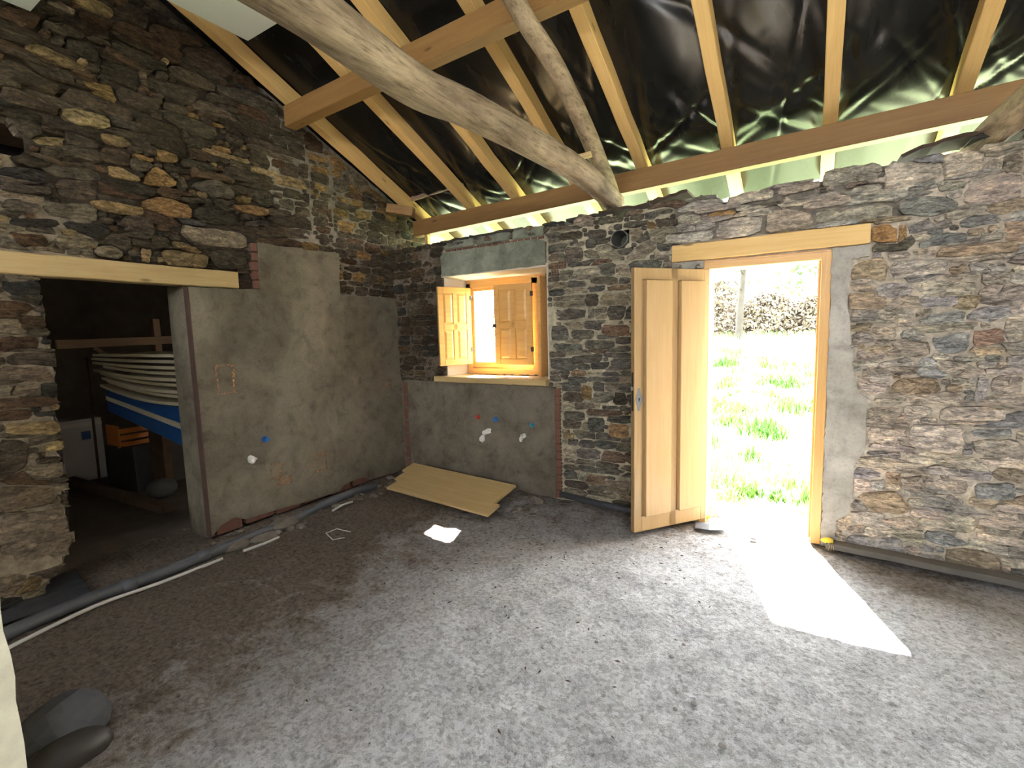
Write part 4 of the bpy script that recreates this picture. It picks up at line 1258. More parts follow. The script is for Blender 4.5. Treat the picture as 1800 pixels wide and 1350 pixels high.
def build_window():
    wdw = thing('window_1', None, None, (-2.65, 4.14, 1.09), kind='structure')
    x0, x1, z0, z1, y = -3.095, -2.155, 1.095, 2.035, 4.15
    for (a, b) in ((x0, x0+.055), (x1-.155, x1)):
        box('frame_stile', (a, 4.115, z0), (b, 4.185, z1), M['varnish'], wdw, .003)
    box('frame_head', (x0, 4.115, z1-.055), (x1, 4.185, z1+.035), M['varnish'], wdw, .003)
    box('frame_sill_rail', (x0, 4.11, z0), (x1, 4.19, z0+.06), M['varnish'], wdw, .003)
    box('frame_lining', (x1-.03, 4.00, z0), (x1+.0, 4.115, z1), M['varnish'], wdw, .002)
    for k, (a, b) in enumerate(((x0+.055, -2.70), (-2.70, x1-.155))):
        s = box('sash', (a, 4.135, z0+.06), (a+.030, 4.175, z1-.055), M['varnish'], wdw, .002)
        box('sash_stile', (b-.034, 4.135, z0+.06), (b, 4.175, z1-.055), M['varnish'], s, .002)
        box('sash_rail', (a+.03, 4.135, z0+.06), (b-.034, 4.175, z0+.125), M['varnish'], s, .002)
        box('sash_rail', (a+.03, 4.135, z1-.085), (b-.034, 4.175, z1-.055), M['varnish'], s, .002)
        box('pane', (a+.03, 4.153, z0+.125), (b-.034, 4.157, z1-.085), M['glass'], s)
    sh = shutter('shutter', wdw, (-3.035, 4.105, 1.20), math.radians(-108.5), .395, 1.20, 1.985, False)
    sh2 = shutter('shutter', wdw, (-2.285, 4.080, 1.20), math.radians(180+4), .415, 1.20, 1.990, True)
    q = MB(); q.box((.395, .013, .37), (.43, .022, .405)); q.build('latch', M['iron'], sh2)
    for z in (.13, .66):
        q = MB(); q.box((-.012, .006, z), (.012, .024, z+.045)); q.build('hinge', M['iron'], sh2)
        q = MB(); q.box((-.010, -.02, z), (.012, .02, z+.045)); q.build('hinge', M['iron'], sh)
    o = timber('window_board', (-3.312, 3.965, 1.062), (-2.008, 3.965, 1.060), .32, .058, M['pine_pale'], wdw, bevel=.005, wob=.001)
    for k in range(7):
        lump('mortar_crumb', (-2.62+k*.085+random.uniform(-.02, .02), 4.09+random.uniform(-.015, .015), 1.098), (.02+.02*random.random(), .012, .008), M['rubble'], o.parent, seed=200+k, sub=1)
build_window()

# ------------------------------------------------------------------ bits fixed to the walls
def build_fixtures():
    def cap(name, x, z, m, label, r=.017):
        o = tube(name, [(x, YF+.0, z), (x, YF-.045, z)], [r, r*.92], m, None, n=12, smooth=False)
        q = tube('pipe_collar', [(x, YF-.018, z), (x, YF-.026, z)], r*1.35, m, o, n=12, smooth=False)
        tag(o, label, 'pipe cap', 'capped water pipes in the render')
    cap('pipe_cap', -2.794, .691, M['red'], 'red pipe cap in the grey render below the window')
    cap('pipe_cap', -2.584, .684, M['blue'], 'blue pipe cap beside the red one below the window', .02)
    cap('pipe_cap', -2.18, .660, M['teal'], 'blue-green pipe cap nearest the brick edge of the apron')
    o = tube('pipe_cap', [(XF+.03, 2.265, .691), (XF+.10, 2.265, .691)], [.021, .019], M['blue'], None, n=12, smooth=False)
    tube('pipe_collar', [(XF+.055, 2.265, .691), (XF+.065, 2.265, .691)], .027, M['blue'], o, n=12, smooth=False)
    tag(o, 'blue pipe cap sticking out of the rendered gable wall', 'pipe cap', 'capped water pipes in the render')
    def wad(x, y, z, s, label, seed):
        o = lump('paper_wad', (x, y, z), s, M['foam'], None, seed=seed, rough=.7, sub=3)
        tag(o, label, 'paper wad', 'white wads stuffed into drain pipes')
    def wad2(parts, label, seed):
        t = thing('paper_wad', label, 'paper wad', parts[0][0], 'white wads stuffed into drain pipes')
        for k, (p, s) in enumerate(parts): lump('wad_fold', p, s, M['foam'], t, seed=seed+k, rough=.8, sub=2)
    wad2([((-2.70, YF-.04, .545), (.035, .03, .025)), ((-2.675, YF-.035, .565), (.03, .03, .022)), ((-2.735, YF-.045, .495), (.026, .03, .035))], 'larger white paper wad below the blue cap, in the apron render', 31)
    wad2([((-2.265, YF-.04, .565), (.022, .03, .025)), ((-2.288, YF-.045, .52), (.02, .03, .032))], 'smaller white paper wad below the blue-green cap, in the apron render', 41)
    wad2([((XF+.075, 2.146, .553), (.03, .028, .024)), ((XF+.085, 2.12, .540), (.03, .018, .014))], 'white paper wad in the rendered gable wall below its blue cap', 51)
    # vent pipe through the wall
    v = thing('vent_pipe', 'round grey vent pipe end in the stone wall left of the door', 'vent pipe', (-1.341, YF, 2.242))
    V = []; F = []; N = 28
    for k in range(N):
        t = 2*math.pi*k/N; c, s = math.cos(t), math.sin(t)
        for r, y in ((.070, YF+.02), (.070, YF-.026), (.064, YF-.026), (.063, YF+.20), (.001, YF+.21)): V.append((-1.341+r*c, y, 2.242+r*s))
    for k in range(N):
        j = (k+1) % N
        for q in range(4): F.append((k*5+q, j*5+q, j*5+q+1, k*5+q+1))
    mobj('pipe_end', V, F, M['vent'], v)
    # bits of timber up at the eaves
    t = thing('eaves_bracket', 'brown timber block and batten under the first rafter by the corner', 'batten', (-3.72, 3.8, 2.85))
    timber('block', (-3.84, 3.80, 2.845), (-3.60, 3.93, 2.795), .11, .09, M['pine_dark'], t, wob=.003)
    timber('batten', (-3.73, 3.95, 2.935), (-2.96, 3.95, 2.985), .03, .045, M['brown_strip'], t, wob=.002)
    for x in (-3.40, -3.02):
        tube('nail_hole', [(x, 3.9335, 2.955+(x+3.4)*.06), (x, 3.9345, 2.955+(x+3.4)*.06)], .007, M['iron'], t, n=8, smooth=False)
    o = timber('stub_post', (-3.60, 4.13, 2.36), (-3.60, 4.13, 2.60), .05, .045, M['pine'], None, up=(1, 0, 0)); tag(o, 'short pine stub post propping the purlin end on the wall head', 'post')
    o = timber('wood_offcut', (-1.62, 3.25, 2.72), (-1.36, 3.32, 2.745), .05, .03, M['pine_pale'], None); tag(o, 'pale offcut of wood lying on the thick log at the fork', 'offcut')
    # slates and rotten boards left on the wall head
    k = 0
    for (x, w, z, dy, m, lab) in ((-2.05, .22, 2.455, .02, 'slate', 'broken dark slate on the wall head right of the window lintel'), (-1.82, .36, 2.468, .015, 'slate', 'long dark slate on the wall head below the log foot'),
                           (-1.52, .42, 2.482, .0, 'rotten', 'rotten reddish board on the wall head under the log foot'), (-1.12, .30, 2.492, .0, 'rotten', 'splintered dark board jutting from the wall head right of the logs'),
                           (-3.15, .30, 2.44, .0, 'slate', 'lumpy dark slate on the wall head above the window lintel'), (-2.84, .5, 2.452, .0, 'slate', 'flat dark slate on the wall head above the window middle'),
                           (.42, .34, 2.535, .0, 'rotten', 'dark rotten board jutting up from the wall head above the lintel end'), (.74, .34, 2.56, .0, 'slate', 'dark slate on the wall head beside the right-hand log foot')):
        q = MB(); N = 7; P = []
        for s in range(N+1): P.append((x+w*s/N, YF-.018+dy+random.uniform(-.012, .012), z+random.uniform(-.008, .012)))
        for s in range(N):
            a, b = P[s], P[s+1]
            q.add([(a[0], a[1], a[2]-.022), (b[0], b[1], b[2]-.022), (b[0], b[1], b[2]), (a[0], a[1], a[2]), (a[0], a[1]+.3, a[2]-.012), (b[0], b[1]+.3, b[2]-.012), (b[0], b[1]+.3, b[2]+.012), (a[0], a[1]+.3, a[2]+.012)],
                  [(0, 1, 2, 3), (3, 2, 6, 7), (1, 0, 4, 5), (5, 4, 7, 6)]+([(0, 3, 7, 4)] if s == 0 else [])+([(1, 5, 6, 2)] if s == N-1 else []))
        o = q.build('wall_head_board' if m == 'rotten' else 'wall_head_slate', M[m])
        if lab.startswith('splintered') or lab.startswith('dark rotten'):
            o.matrix_basis = Matrix.Translation((x, YF, z)) @ Matrix.Rotation(math.radians(-9), 4, 'Y') @ Matrix.Translation((-x, -YF, -z))
        tag(o, lab, 'board' if m == 'rotten' else 'slate', 'slates and boards left on the wall head')
    # loft boards
    o = box('insulation_board', (-3.86, -.3, 3.41), (-2.95, 1.11, 3.45), M['pale_board'], None, .003); tag(o, 'corner of a pale board lying level against the gable, top left', 'board')
    o = box('insulation_board', (-3.36, .2, 3.55), (-2.78, 2.095, 3.59), M['pale_board'], None, .003); tag(o, 'pale greenish board lying level between the first rafter and the thick log', 'board')
build_fixtures()

# ------------------------------------------------------------------ on the floor
def build_floor_things():
    # planked panel lying against the rubble below the window
    A, B, Cc, D = (Vector(p) for p in ((-3.57, 3.69, .165), (-2.21, 3.55, .160), (-2.17, 3.09, .048), (-3.42, 3.21, .048)))
    t = thing('planked_panel', 'pale tongue-and-groove panel of three planks lying below the window', 'panel', (-2.9, 3.35, 0))
    for k in range(3):
        a, b = k/3, (k+1)/3
        p0 = D.lerp(A, (a+b)/2); p1 = Cc.lerp(B, (a+b)/2)
        nrm = (B-A).cross(D-A).normalized()
        if nrm.z < 0: nrm = -nrm
        if k == 1: p1 = p1 + (p1-p0).normalized()*-.03
        wd = (D.lerp(A, b)-D.lerp(A, a)).length
        timber('plank', p0, p1, wd-.008, .022, M['pine_pale'], t, up=nrm, wob=.0006, bevel=.003)
    q = MB(); bt = timber('cross_batten', D.lerp(A, .1)+Vector((.25, 0, -.03)), D.lerp(A, .9)+Vector((.25, 0, -.03)), .06, .02, M['pine_dark'], t)
    # pipes along the gable wall
    def F(x, y, r): return (x, y, FLOOR_Z(x, y)+r)
    o = tube('drain_pipe', [F(-3.50, .45, .035), F(-3.52, .62, .035), F(-3.56, .95, .035), F(-3.555, 1.39, .035), F(-3.55, 1.64, .035), F(-3.59, 1.89, .03), F(-3.61, 2.05, .02), F(-3.64, 2.4, .015), F(-3.66, 2.62, .03), F(-3.67, 2.98, .03), F(-3.68, 3.3, .0)], .036, M['pvc_grey'], None, n=14, sub=3)
    tag(o, 'dark grey drain pipe laid along the foot of the gable wall', 'pipe')
    for y in (1.12, 1.55): tube('pipe_socket', [(-3.557, y, FLOOR_Z(-3.557, y)+.036), (-3.556, y+.07, FLOOR_Z(-3.556, y+.07)+.036)], .043, M['pvc_grey'], o, n=14)
    o = tube('conduit', [F(-3.37, .45, .012), F(-3.40, .61, .012), F(-3.47, .96, .012), F(-3.47, 1.29, .012), F(-3.44, 1.66, .012)], .011, M['pvc_white'], None, n=8, sub=4); tag(o, 'long white conduit in front of the dark drain pipe', 'conduit')
    o = tube('conduit', [F(-3.43, 1.8, .012), F(-3.435, 1.95, .014), F(-3.44, 2.08, .012)], .011, M['pvc_white'], None, n=8, sub=3); tag(o, 'short white conduit end poking from the mortar by the gable', 'conduit')
    o = tube('conduit', [F(-3.62, .55, .02), F(-3.64, .79, .02), F(-3.62, .98, .02)], .007, M['pvc_white'], None, n=8, sub=3); tag(o, 'thin white conduit behind the drain pipe, on dark film', 'conduit')
    o = tube('conduit', [F(-3.50, 2.62, .02), F(-3.52, 2.75, .02), F(-3.53, 2.86, .015)], .010, M['pvc_white'], None, n=8, sub=3); tag(o, 'stub of white conduit half buried near the middle of the gable foot', 'conduit')
    # dark film in the doorway
    V = []; Fc = []; N = 12
    cs = [Vector((-3.66, .50)), Vector((-3.64, 1.00)), Vector((-4.10, 1.06)), Vector((-3.98, .50))]
    for i in range(N+1):
        for j in range(N+1):
            p = cs[0].lerp(cs[1], i/N).lerp(cs[3].lerp(cs[2], i/N), j/N)
            V.append((p.x, p.y, FLOOR_Z(p.x, p.y)+.020+.018*float(vnoise(p.x*9, p.y*9, 8))))
    for i in range(N):
        for j in range(N): Fc.append((i*(N+1)+j, i*(N+1)+j+1, (i+1)*(N+1)+j+1, (i+1)*(N+1)+j))
    b = len(V); V += [(x, y, z-.006) for x, y, z in V]; Fc += [tuple(reversed([q+b for q in f])) for f in Fc]
    o = mobj('plastic_film', V, Fc, M['pvc_black'], None, smooth=True); tag(o, 'sheet of dark plastic film on the floor at the storeroom doorway', 'plastic film')
    # rubble along the gable foot and in the corner
    r = random.Random(3)
    bmr = bmesh.new()
    for k in range(90):
        y = r.uniform(1.75, 3.75); x = r.uniform(-3.82, -3.46)
        if k >= 64: x, y = r.uniform(-3.7, -2.0), r.uniform(3.55, 3.8)
        if k >= 78: x, y = r.uniform(-2.3, -1.92), r.uniform(3.3, 3.75)
        sz = r.uniform(.012, .045); z = FLOOR_Z(x, y)+sz*.25
        g = bmesh.ops.create_icosphere(bmr, subdivisions=1, radius=1.0)
        for v in g['verts']:
            q = r.uniform(.75, 1.2); v.co = Vector((x+v.co.x*sz*1.3*q, y+v.co.y*sz*q, z+v.co.z*sz*.6*q))
    me = bpy.data.meshes.new('rubble'); bmr.to_mesh(me); bmr.free(); me.materials.append(M['rubble'])
    o = bpy.data.objects.new('rubble', me); COL.objects.link(o); tag(o, 'strip of crumbled mortar along the gable foot and under the planked panel', 'rubble', kind='stuff')
    for k, (x, y, s) in enumerate(((-3.60, 1.80, .09), (-3.56, 2.02, .07), (-3.66, 2.25, .08))):
        o = lump('mortar_mound', (x, y, FLOOR_Z(x, y)), (s*1.1, s*1.5, s*.62), M['rubble'], None, seed=380+k, sub=3)
        tag(o, ['mortar mound burying the end of the drain pipe', 'mortar mound beside the short white conduit end', 'mortar mound below the blue cap on the gable'][k], 'mortar mound', 'mortar mounds over the pipe')
    # small dark chips and pebbles
    for k, (x, y, s) in enumerate(((-.85, 2.09, 0.010), (-.48, 2.29, 0.010), (-.51, 2.17, 0.012), (-.23, 1.76, 0.016), (-.89, 1.59, 0.012), (-1.16, 1.55, 0.013), (-1.73, 1.17, 0.017), (-.36, 1.92, 0.013), (-.42, 1.86, 0.010), (.46, 3.38, 0.013), (.30, 3.55, 0.014), (-.62, 2.95, 0.009), (-.7, 3.25, 0.010))):
        o = lump('pebble', (x, y, FLOOR_Z(x, y)+s*.4), (s, s*.8, s*.6), M['pebble'], None, seed=420+k, sub=2)
        labs = ['dark pebble left of the pair in the middle of the floor', 'pebble on the floor short of the sunlit patch, upper of two', 'pebble on the floor short of the sunlit patch, lower of two', 'largest dark pebble lying in the near right floor', 'small pebble near the bottom centre of the floor', 'pebble with a smear beside it near the bottom centre', 'dark clod on the floor towards the lower left', 'pebble just beyond the largest dark pebble', 'tiny pebble beside the largest dark pebble', 'pale pebble on the brown strip along the stone wall', 'crumb near the sunlit patch by the right wall foot', 'tiny chip on the floor beyond the door leaf, nearer', 'tiny chip on the floor beyond the door leaf, farther']
        tag(o, labs[k], 'pebble', 'pebbles and chips on the floor')
    V = []; Fc = []
    for k in range(900):
        x = r.uniform(-3.4, -.3); y = r.uniform(1.0, 3.6)
        if r.random() > np.clip((y-1.2)/2.2, .08, 1)*np.clip((-x)/2.0, .2, 1): continue
        s = r.uniform(.003, .009); a = r.uniform(0, 6.28); z = FLOOR_Z(x, y)+.002
        b = len(V)
        for q in range(4):
            an = a+q*1.57+r.uniform(-.3, .3); L = s*(2.0 if q % 2 == 0 else .6); V.append((x+math.cos(an)*L, y+math.sin(an)*L, z))
        V.append((x, y, z+s*.6))
        Fc += [(b+q, b+(q+1) % 4, b+4) for q in range(4)]
    o = mobj('floor_debris', V, Fc, M['rotten'], None); tag(o, 'scatter of dark bark chips and crumbs over the dirty floor', 'debris', kind='stuff')
    # bent scrap of white strip
    o = tube('white_strip', [F(-3.03, 2.42, .012), F(-3.17, 2.40, .01), F(-3.17, 2.30, .008), F(-3.05, 2.27, .008), F(-2.99, 2.33, .012)], .004, M['pvc_white'], None, n=6, smooth=False); tag(o, 'bent strip of white plastic lying on the floor near the gable', 'plastic strip')
    # threshold scraps
    V = [(-.72, 3.80, .02), (-.55, 3.84, .035), (-.50, 3.73, .025), (-.60, 3.67, .03), (-.70, 3.69, .02), (-.61, 3.76, .045)]
    V2 = V+[(x, y, z-.006) for x, y, z in V]
    o = mobj('film_scrap', V2, [(0, 1, 5), (1, 2, 5), (2, 3, 5), (3, 4, 5), (4, 0, 5), (7, 6, 11), (8, 7, 11), (9, 8, 11), (10, 9, 11), (6, 10, 11)], M['pvc_grey']); tag(o, 'grey scrap of plastic on the threshold under the door leaf', 'scrap')
    o = lump('dark_chip', (-.31, 3.71, .012), (.032, .018, .008), M['slate'], None, seed=77, sub=2); tag(o, 'small dark chip lying in the sunlit threshold', 'chip')
    o = lump('foam_piece', (.135, 3.80, .055), (.042, .025, .02), M['yellow'], None, seed=78, sub=3); tag(o, 'lump of yellow foam at the foot of the right door jamb', 'foam')
    for k in range(3): tube('straw_wisp', [(.14+k*.012, 3.775, .05), (.15+k*.01, 3.755, .03), (.14+k*.016, 3.75, .005)], .0018, M['straw'], o, n=5)
    o = lump('foam_piece', (-.66, 3.93, .03), (.035, .03, .02), M['yellow'], None, seed=79, sub=2); tag(o, 'small lump of yellow foam at the foot of the hinge jamb', 'foam')
    # conduits at the foot of the window wall
    o = tube('black_pipe', [(-1.90, 3.85, .045), (-1.6, 3.80, .04), (-1.24, 3.76, .04), (-.85, 3.80, .04)], .026, M['pvc_black'], None, n=12, sub=4); tag(o, 'black pipe along the wall foot between brick apron and door leaf', 'pipe')
    q = MB(); q.box((0, -.05, 0), (3.4, .05, .04))
    a = math.atan2(3.70-3.80, 1.05-.13)
    o = timber('skirting_plank', (.13, 3.815, .028), (2.6, 3.60, .024), .095, .04, M['skirt'], None); tag(o, 'long dark grey plank on the floor along the stone wall foot', 'plank')
    # rendered pillar at the near left and sack behind it
    b = MB(); nz = 34
    V = []; Fc = []
    prof = [(-1.935, .335), (-1.935, .12), (-1.935, -.12), (-2.45, -.12), (-2.45, .335), (-2.2, .335)]
    for i in range(nz+1):
        for (x, y) in prof: V.append((x+random.uniform(-.006, .006), y+random.uniform(-.005, .005), 2.4*i/nz))
    for i in range(nz):
        for k in range(6): Fc.append((i*6+k, i*6+(k+1) % 6, (i+1)*6+(k+1) % 6, (i+1)*6+k))
    Fc.append(tuple(nz*6+k for k in range(6)))
    Fc = [tuple(reversed(f)) for f in Fc]
    o = mobj('pillar', V, Fc, M['rough_render'], None); tag(o, 'cream rough-rendered pillar edge at the bottom left corner', 'pillar')
    t = thing('cement_sack', 'grey cement sack slumped on the floor behind the cream pillar', 'sack', (-2.4, .5, 0))
    o = lump('sack_body', (-2.40, .52, .05), (.11, .14, .10), M['cement_bag'], t, seed=95, rough=.6, sub=3, flat=True)
    lump('sack_shaded_side', (-2.27, .50, .03), (.06, .11, .06), M['sack_shade'], t, seed=92, rough=.45, sub=3, flat=False)  # dark lump paints the shaded side of the sack
    lump('red_print', (-2.35, .43, .09), (.010, .02, .015), M['brick_dusty'], t, seed=93, sub=2)
    box('paper_edge', (-2.36, .39, .02), (-2.26, .41, .03), M['pvc_white'], t)
build_floor_things()

# ------------------------------------------------------------------ storeroom contents
def build_storeroom():
    t = thing('board_stack', 'fanned stack of pale thin boards on a blue wrapped pack, in the storeroom', 'board stack', (-5.3, 2.2, .6))
    for k in range(9):
        z = 1.385-k*.038; x0 = -6.30+.09*k*(.4+.6*random.random())*.6+(.12 if k in (0, 3) else 0)
        V = []; F = []; N = 10
        for i in range(N+1):
            s = i/N; x = x0+(-4.35-x0)*s; zz = z-.05*math.sin(s*math.pi)*(k*.12)-.012*k*s
            for (y, dz) in ((1.93+.01*k*(k % 2), 0), (2.5, 0), (2.5, .026), (1.93+.01*k*(k % 2), .026)): V.append((x, y, zz+dz))
        for i in range(N):
            for q in range(4): F.append((i*4+q, i*4+(q+1) % 4, i*4+4+(q+1) % 4, i*4+4+q))
        F += [(3, 2, 1, 0), (N*4, N*4+1, N*4+2, N*4+3)]
        mobj('board', V, [tuple(reversed(f)) for f in F], M['loft_board'], t)
    q = MB(); q.add([(-6.02, 1.95, .83), (-4.35, 1.95, .60), (-4.35, 2.5, .60), (-6.02, 2.5, .83), (-6.02, 1.95, 1.06), (-4.35, 1.95, .94), (-4.35, 2.5, .94), (-6.02, 2.5, 1.06)],
                    [(0, 3, 2, 1), (4, 5, 6, 7), (0, 1, 5, 4), (1, 2, 6, 5), (2, 3, 7, 6), (3, 0, 4, 7)])
    q.build('blue_pack', M['blue_wrap'], t, None, .01)
    q = MB(); q.add([(-6.0, 1.94, .95), (-4.35, 1.94, .76), (-4.35, 1.946, .76), (-6.0, 1.946, .95), (-6.0, 1.94, .99), (-4.35, 1.94, .81), (-4.35, 1.946, .81), (-6.0, 1.946, .99)],
                    [(0, 3, 2, 1), (4, 5, 6, 7), (0, 1, 5, 4), (1, 2, 6, 5), (2, 3, 7, 6), (3, 0, 4, 7)])
    q.build('cream_strip', M['loft_board'], t)
    for x in (-5.7, -4.5): timber('bearer', (x, 2.25, -.02), (x, 2.25, .68), .08, .3, M['rotten'], t, up=(1, 0, 0))
    o = thing('carton', 'tall whitish carton with a small blue label, in the storeroom', 'carton', (-6.9, 1.98, 0))
    box('carton_body', (-7.3, 1.80, -.02), (-6.88, 2.16, .68), M['card'], o, .004); box('label', (-6.881, 1.97, .45), (-6.876, 2.05, .54), M['blue_wrap'], o)
    box('tape', (-6.881, 1.80, .60), (-6.877, 2.16, .64), M['pvc_white'], o)
    mt = Matrix.Translation((-6.12, 2.30, -.02)) @ Matrix.Rotation(math.radians(12), 4, 'Z')
    o = thing('tool_box', 'open dark box with a grey front, on the storeroom floor', 'box', (-6.12, 2.30, 0))
    q = MB()
    for a, b in (((-.22, -.28, 0), (.22, -.265, .47)), ((-.22, .265, 0), (.22, .28, .47)), ((-.22, -.28, 0), (-.205, .28, .47)), ((-.22, -.28, 0), (.22, .28, .012))): q.box(a, b)
    q.build('box_shell', M['black'], o, mt)
    q = MB(); q.box((.20, -.285, 0), (.222, .285, .48)); q.build('box_front', M['cement_bag'], o, mt)
    o = thing('orange_crate', 'small orange slatted crate sitting in the dark open box', 'crate', (-6.2, 2.25, .45))
    for k in range(3): box('slat', (-6.05, 2.02, .44+k*.07), (-6.03, 2.40, .49+k*.07), M['orange'], o, .003)
    box('crate_end', (-6.35, 2.02, .43), (-6.04, 2.035, .66), M['orange'], o, .003); box('crate_end', (-6.35, 2.385, .43), (-6.04, 2.40, .64), M['orange'], o, .003)
    o = timber('dark_rail', (-7.1, 1.80, .03), (-4.85, 1.92, .03), .10, .07, M['rotten'], None); tag(o, 'long dark rail lying across the storeroom floor', 'rail')
    o = lump('bundle', (-5.38, 2.10, .08), (.12, .13, .09), M['cement_bag'], None, seed=61, rough=.2, sub=3, flat=False); tag(o, 'rounded grey bundle on the storeroom floor beside the dark box', 'bundle')
    o = thing('timber_frame', 'rough timber frame of a rail on a post above the boards, in the storeroom', 'frame', (-6.5, 2.3, 0))
    timber('rail', (-6.5, 1.75, 1.515), (-6.5, 2.85, 1.535), .05, .09, M['brown_strip'], o); timber('post', (-6.55, 2.66, -.02), (-6.55, 2.66, 1.78), .07, .08, M['brown_strip'], o, up=(1, 0, 0))
    timber('brace', (-6.48, 2.05, 1.47), (-6.48, 2.25, 1.30), .03, .04, M['brown_strip'], o)
    o = tube('thin_pole', [(-6.35, 1.92, -.02), (-6.35, 1.93, 1.38)], .012, M['rotten'], None, n=8); tag(o, 'thin upright pole at the left end of the board stack', 'pole')
build_storeroom()

# ------------------------------------------------------------------ outdoors
def ground_z(x, y): return -.06 + .115*np.clip(y-5.0, 0, 11.0) + .18*(fbm(np.asarray(x)*.35, np.asarray(y)*.35, 3, 91)-.5)*np.clip((np.asarray(y)-4.4)/2.5, 0, 1)
def build_outdoors():
    xs = np.concatenate([np.arange(-60, -12, 4.0), np.arange(-12, 8, .25), np.arange(8, 60, 4.0)]); ys = np.concatenate([np.arange(4.4, 18, .25), np.arange(18, 70, 4.0)])
    X, Y = np.meshgrid(xs, ys); Zg = ground_z(X, Y)-.04+.03*fbm(X*2, Y*2, 3, 5); n = len(xs)
    o = mobj('ground', np.stack([X, Y, Zg], 2).reshape(-1, 3), [(i*n+j, i*n+j+1, (i+1)*n+j+1, (i+1)*n+j) for i in range(len(ys)-1) for j in range(n-1)], M['meadow'], None, smooth=True)
    tag(o, kind='structure')
    o = mobj('ground_around', [(-120, -120, -.2), (120, -120, -.2), (120, 120, -.2), (-120, 120, -.2)], [(0, 1, 2, 3)], M['meadow']); tag(o, kind='structure')
    r = random.Random(17)
    V = []; F = []
    def blade(x, y, z, h, lean, w, az, V, F):
        b = len(V); c, s = math.cos(az), math.sin(az); px, py = -s*w, c*w
        V += [(x-px, y-py, z), (x+px, y+py, z), (x+c*lean*.4+px*.7, y+s*lean*.4+py*.7, z+h*.6), (x+c*lean*.4-px*.7, y+s*lean*.4-py*.7, z+h*.6), (x+c*lean, y+s*lean, z+h)]
        F += [(b, b+1, b+2, b+3), (b+3, b+2, b+4)]
    N = 0
    while N < 20000:
        y = 4.5+12*r.random()**1.7; x = r.uniform(-1.1-.42*(y-4), .35+.06*(y-4)) if r.random() < .8 else r.uniform(-.9*y, -.55*y)
        d = float(vnoise(x*1.1, y*1.1, 23))
        if r.random() > .3+d: continue
        if y < 5.2 and -.6 < x < .0 and r.random() < .8: continue
        h = r.uniform(.03, .11)*(.7+d)*(1+.04*y)
        blade(x, y, float(ground_z(x, y))-.03, h, r.uniform(.01, .08), r.uniform(.003, .006)*(1+.12*y), r.uniform(0, 6.28), V, F); N += 1
    o = mobj('grass', V, F, M['blade'], None); tag(o, 'sunlit meadow grass beyond the open door', 'grass', kind='stuff')
    def clump(x, y, size, n, label, dark=True, name='weed_clump'):
        V = []; F = []; z = float(ground_z(x, y))-.04
        for k in range(n):
            a = r.uniform(0, 6.28); d = size*r.random()**.6; px, py = x+math.cos(a)*d, y+math.sin(a)*d
            h = size*r.uniform(.5, 1.3)*(1.1-.6*d/size); blade(px, py, z, h, r.uniform(.1, .5)*size, r.uniform(.008, .02)*(.5+size), r.uniform(0, 6.28), V, F)
        o = mobj(name, V, F, M['weed'] if dark else M['blade'], None); tag(o, label, 'weed clump', 'weed clumps in the meadow')
    clump(-.62, 4.72, .16, 150, 'tuft of long grass at the foot of the door leaf, outside the threshold', False)
    clump(-.02, 4.62, .10, 70, 'yellowish tuft at the foot of the right door jamb outside', False)
    clump(-.50, 6.9, .30, 240, 'large dark green weed clump in the middle of the meadow')
    clump(-.95, 7.3, .22, 160, 'weed clump left of the largest clump in the meadow')
    clump(-1.0, 6.2, .18, 140, 'nearer weed clump low on the left of the doorway view')
    clump(-.55, 5.9, .16, 120, 'nearer weed clump in the centre of the doorway view')
    clump(-2.1, 11.0, .35, 220, 'far weed clump on the left below the brambles')
    clump(-1.55, 11.2, .30, 200, 'far weed clump in the centre below the brambles')
    clump(-.35, 9.6, .26, 170, 'weed clump beside the right door jamb, halfway up the meadow')
    clump(-.2, 8.2, .20, 130, 'small weed clump at the right jamb, just below the halfway one')
    V = []; F = []
    for k in range(150):
        y = 4.9+10*r.random()**1.4; x = r.uniform(-.75-.135*(y-4), .12+.03*(y-4))
        if float(vnoise(x*.9, y*.7, 66)) < .42: continue
        size = r.uniform(.05, .16)*(1+.05*y); z = float(ground_z(x, y))-.03
        for q in range(int(26+60*size)):
            a = r.uniform(0, 6.28); d = size*r.random()**.6
            blade(x+math.cos(a)*d, y+math.sin(a)*d, z, size*r.uniform(.4, 1.0), r.uniform(.2, .7)*size, r.uniform(.010, .024)*(.6+size), r.uniform(0, 6.28), V, F)
    o = mobj('meadow_weeds', V, F, M['weed_light'], None); tag(o, 'scatter of low leafy weeds through the meadow grass', 'weeds', kind='stuff')
    # brambles and trees at the top of the meadow
    def shrub(x, y, rx, h, n, label, mat='brush', name='bramble_bush', leaf=.085):
        t = thing(name, label, 'shrub', (x, y, float(ground_z(x, y))-.1), 'brambles at the top of the meadow')
        z0 = float(ground_z(x, y))-.1; V = []; F = []
        for k in range(n):
            a = r.uniform(0, 6.28); q = r.random()**.5; zz = h*r.random()
            rr = rx*q*math.sqrt(max(.05, 1-(zz/h)**2*.9)); px, py, pz = x+math.cos(a)*rr, y+math.sin(a)*rr*.7, z0+zz
            s = leaf*r.uniform(.5, 1.3); u = Vector((r.gauss(0, 1), r.gauss(0, 1), r.gauss(0, 1))).normalized(); v = u.orthogonal().normalized()
            b = len(V); P = Vector((px, py, pz))
            V += [P-u*s, P+v*s*.45, P+u*s, P-v*s*.45]; F.append((b, b+1, b+2, b+3))
        mobj('foliage', V, F, M[mat], t)
        q = MB()
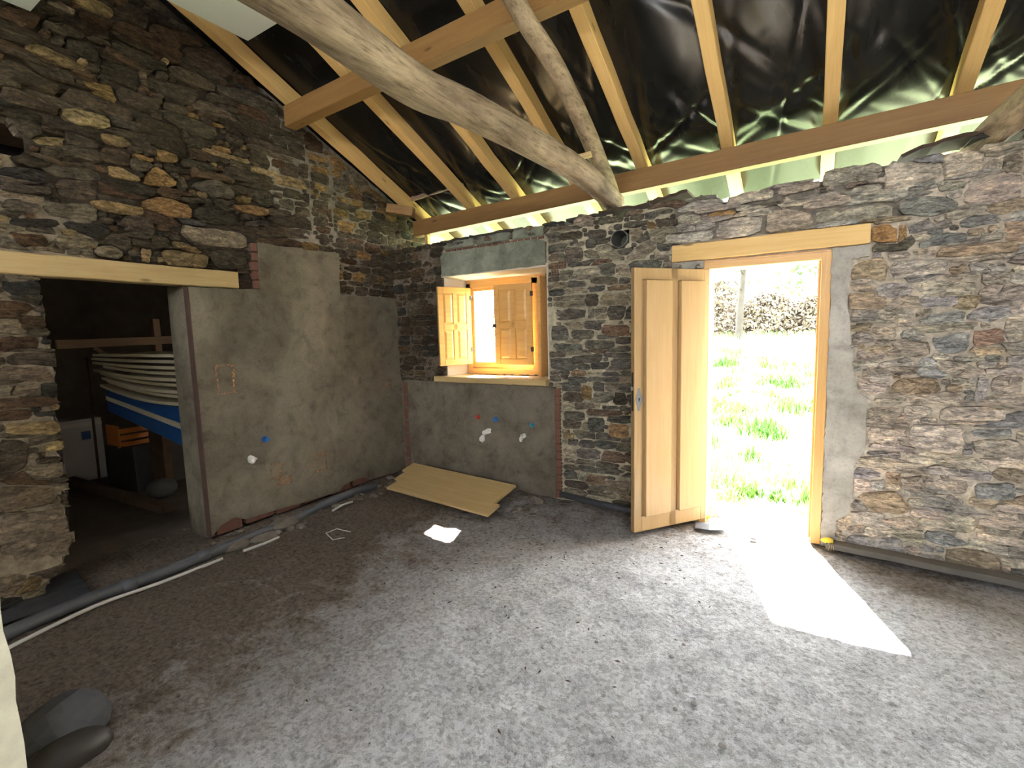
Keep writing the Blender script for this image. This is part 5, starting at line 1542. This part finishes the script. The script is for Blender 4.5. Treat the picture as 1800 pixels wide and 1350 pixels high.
        for k in range(9):
            a = r.uniform(0, 6.28); top = Vector((x+math.cos(a)*rx*.7, y+math.sin(a)*rx*.5, z0+h*r.uniform(.6, 1))); bt = Vector((x+r.uniform(-.2, .2), y, z0)); w = .012
            q.add([bt+Vector((-w, 0, 0)), bt+Vector((w, 0, 0)), top+Vector((w*.3, 0, 0)), top+Vector((-w*.3, 0, 0)), bt+Vector((0, w, 0)), top+Vector((0, w, 0))], [(0, 1, 2, 3), (1, 4, 5, 2), (4, 0, 3, 5)])
        q.build('stems', M['bark'], t)
    shrub(-2.75, 17.0, 1.2, 1.9, 4200, 'tall twiggy brown bramble at the left of the doorway view')
    shrub(-1.15, 16.9, 1.0, 1.4, 3400, 'brown bramble right of the leaning trunk')
    shrub(.1, 17.0, .9, 1.3, 2600, 'low straw-coloured bramble at the right of the doorway view')
    shrub(-13.5, 18.5, 2.2, 2.0, 900, 'bramble seen through the window pane, left of centre'); shrub(-10.8, 18.5, 1.8, 2.4, 900, 'bramble seen through the window pane, right of centre', 'foliage')
    def tree(x, y, h, lean, label, crown, n, th=.11):
        t = thing('tree', label, 'tree', (x, y, float(ground_z(x, y))-.1), 'trees beyond the meadow'); z0 = float(ground_z(x, y))-.1
        pts = [(x+lean*s*s*h, y+.1*math.sin(s*5), z0+h*s) for s in (0, .2, .4, .6, .8, 1)]
        tr = tube('trunk', pts, [th*(1-.75*s) for s in (0, .2, .4, .6, .8, 1)], M['bark'], t, n=9, sub=3, rough=.05)
        for k in range(7):
            s = r.uniform(.35, .95); a = r.uniform(0, 6.28); p = Vector((x+lean*s*s*h, y, z0+h*s)); L = h*.28*(1.2-s)
            tube('branch', [p, p+Vector((math.cos(a)*L*.5, math.sin(a)*L*.5, L*.35)), p+Vector((math.cos(a)*L, math.sin(a)*L, L*.9))], [th*.35, th*.22, th*.06], M['bark'], tr, n=6)
        V = []; F = []
        for k in range(n):
            a = r.uniform(0, 6.28); q = r.random()**.5*crown; zz = r.uniform(.35, 1.1)*h
            P = Vector((x+lean*h*.6+math.cos(a)*q, y+math.sin(a)*q, z0+zz)); s = r.uniform(.05, .13); u = Vector((r.gauss(0, 1), r.gauss(0, 1), r.gauss(0, 1))).normalized(); v = u.orthogonal().normalized()
            b = len(V); V += [P-u*s, P+v*s*.5, P+u*s, P-v*s*.5]; F.append((b, b+1, b+2, b+3))
        mobj('foliage', V, F, M['foliage'], t)
    tree(-1.80, 15.3, 4.2, .09, 'slender leaning bare-trunked tree at the top of the meadow', 1.1, 260, .11)
    tree(.25, 18.6, 3.8, -.05, 'leafier tree at the right of the doorway view', 1.6, 1100, .2)
    tree(-6.3, 19.5, 4.6, .03, 'pale thin tree far left of the doorway view', 1.5, 700, .14)
    tree(-12.5, 21.0, 4.5, .02, 'tree seen high through the window pane', 2.0, 900, .18)
build_outdoors()
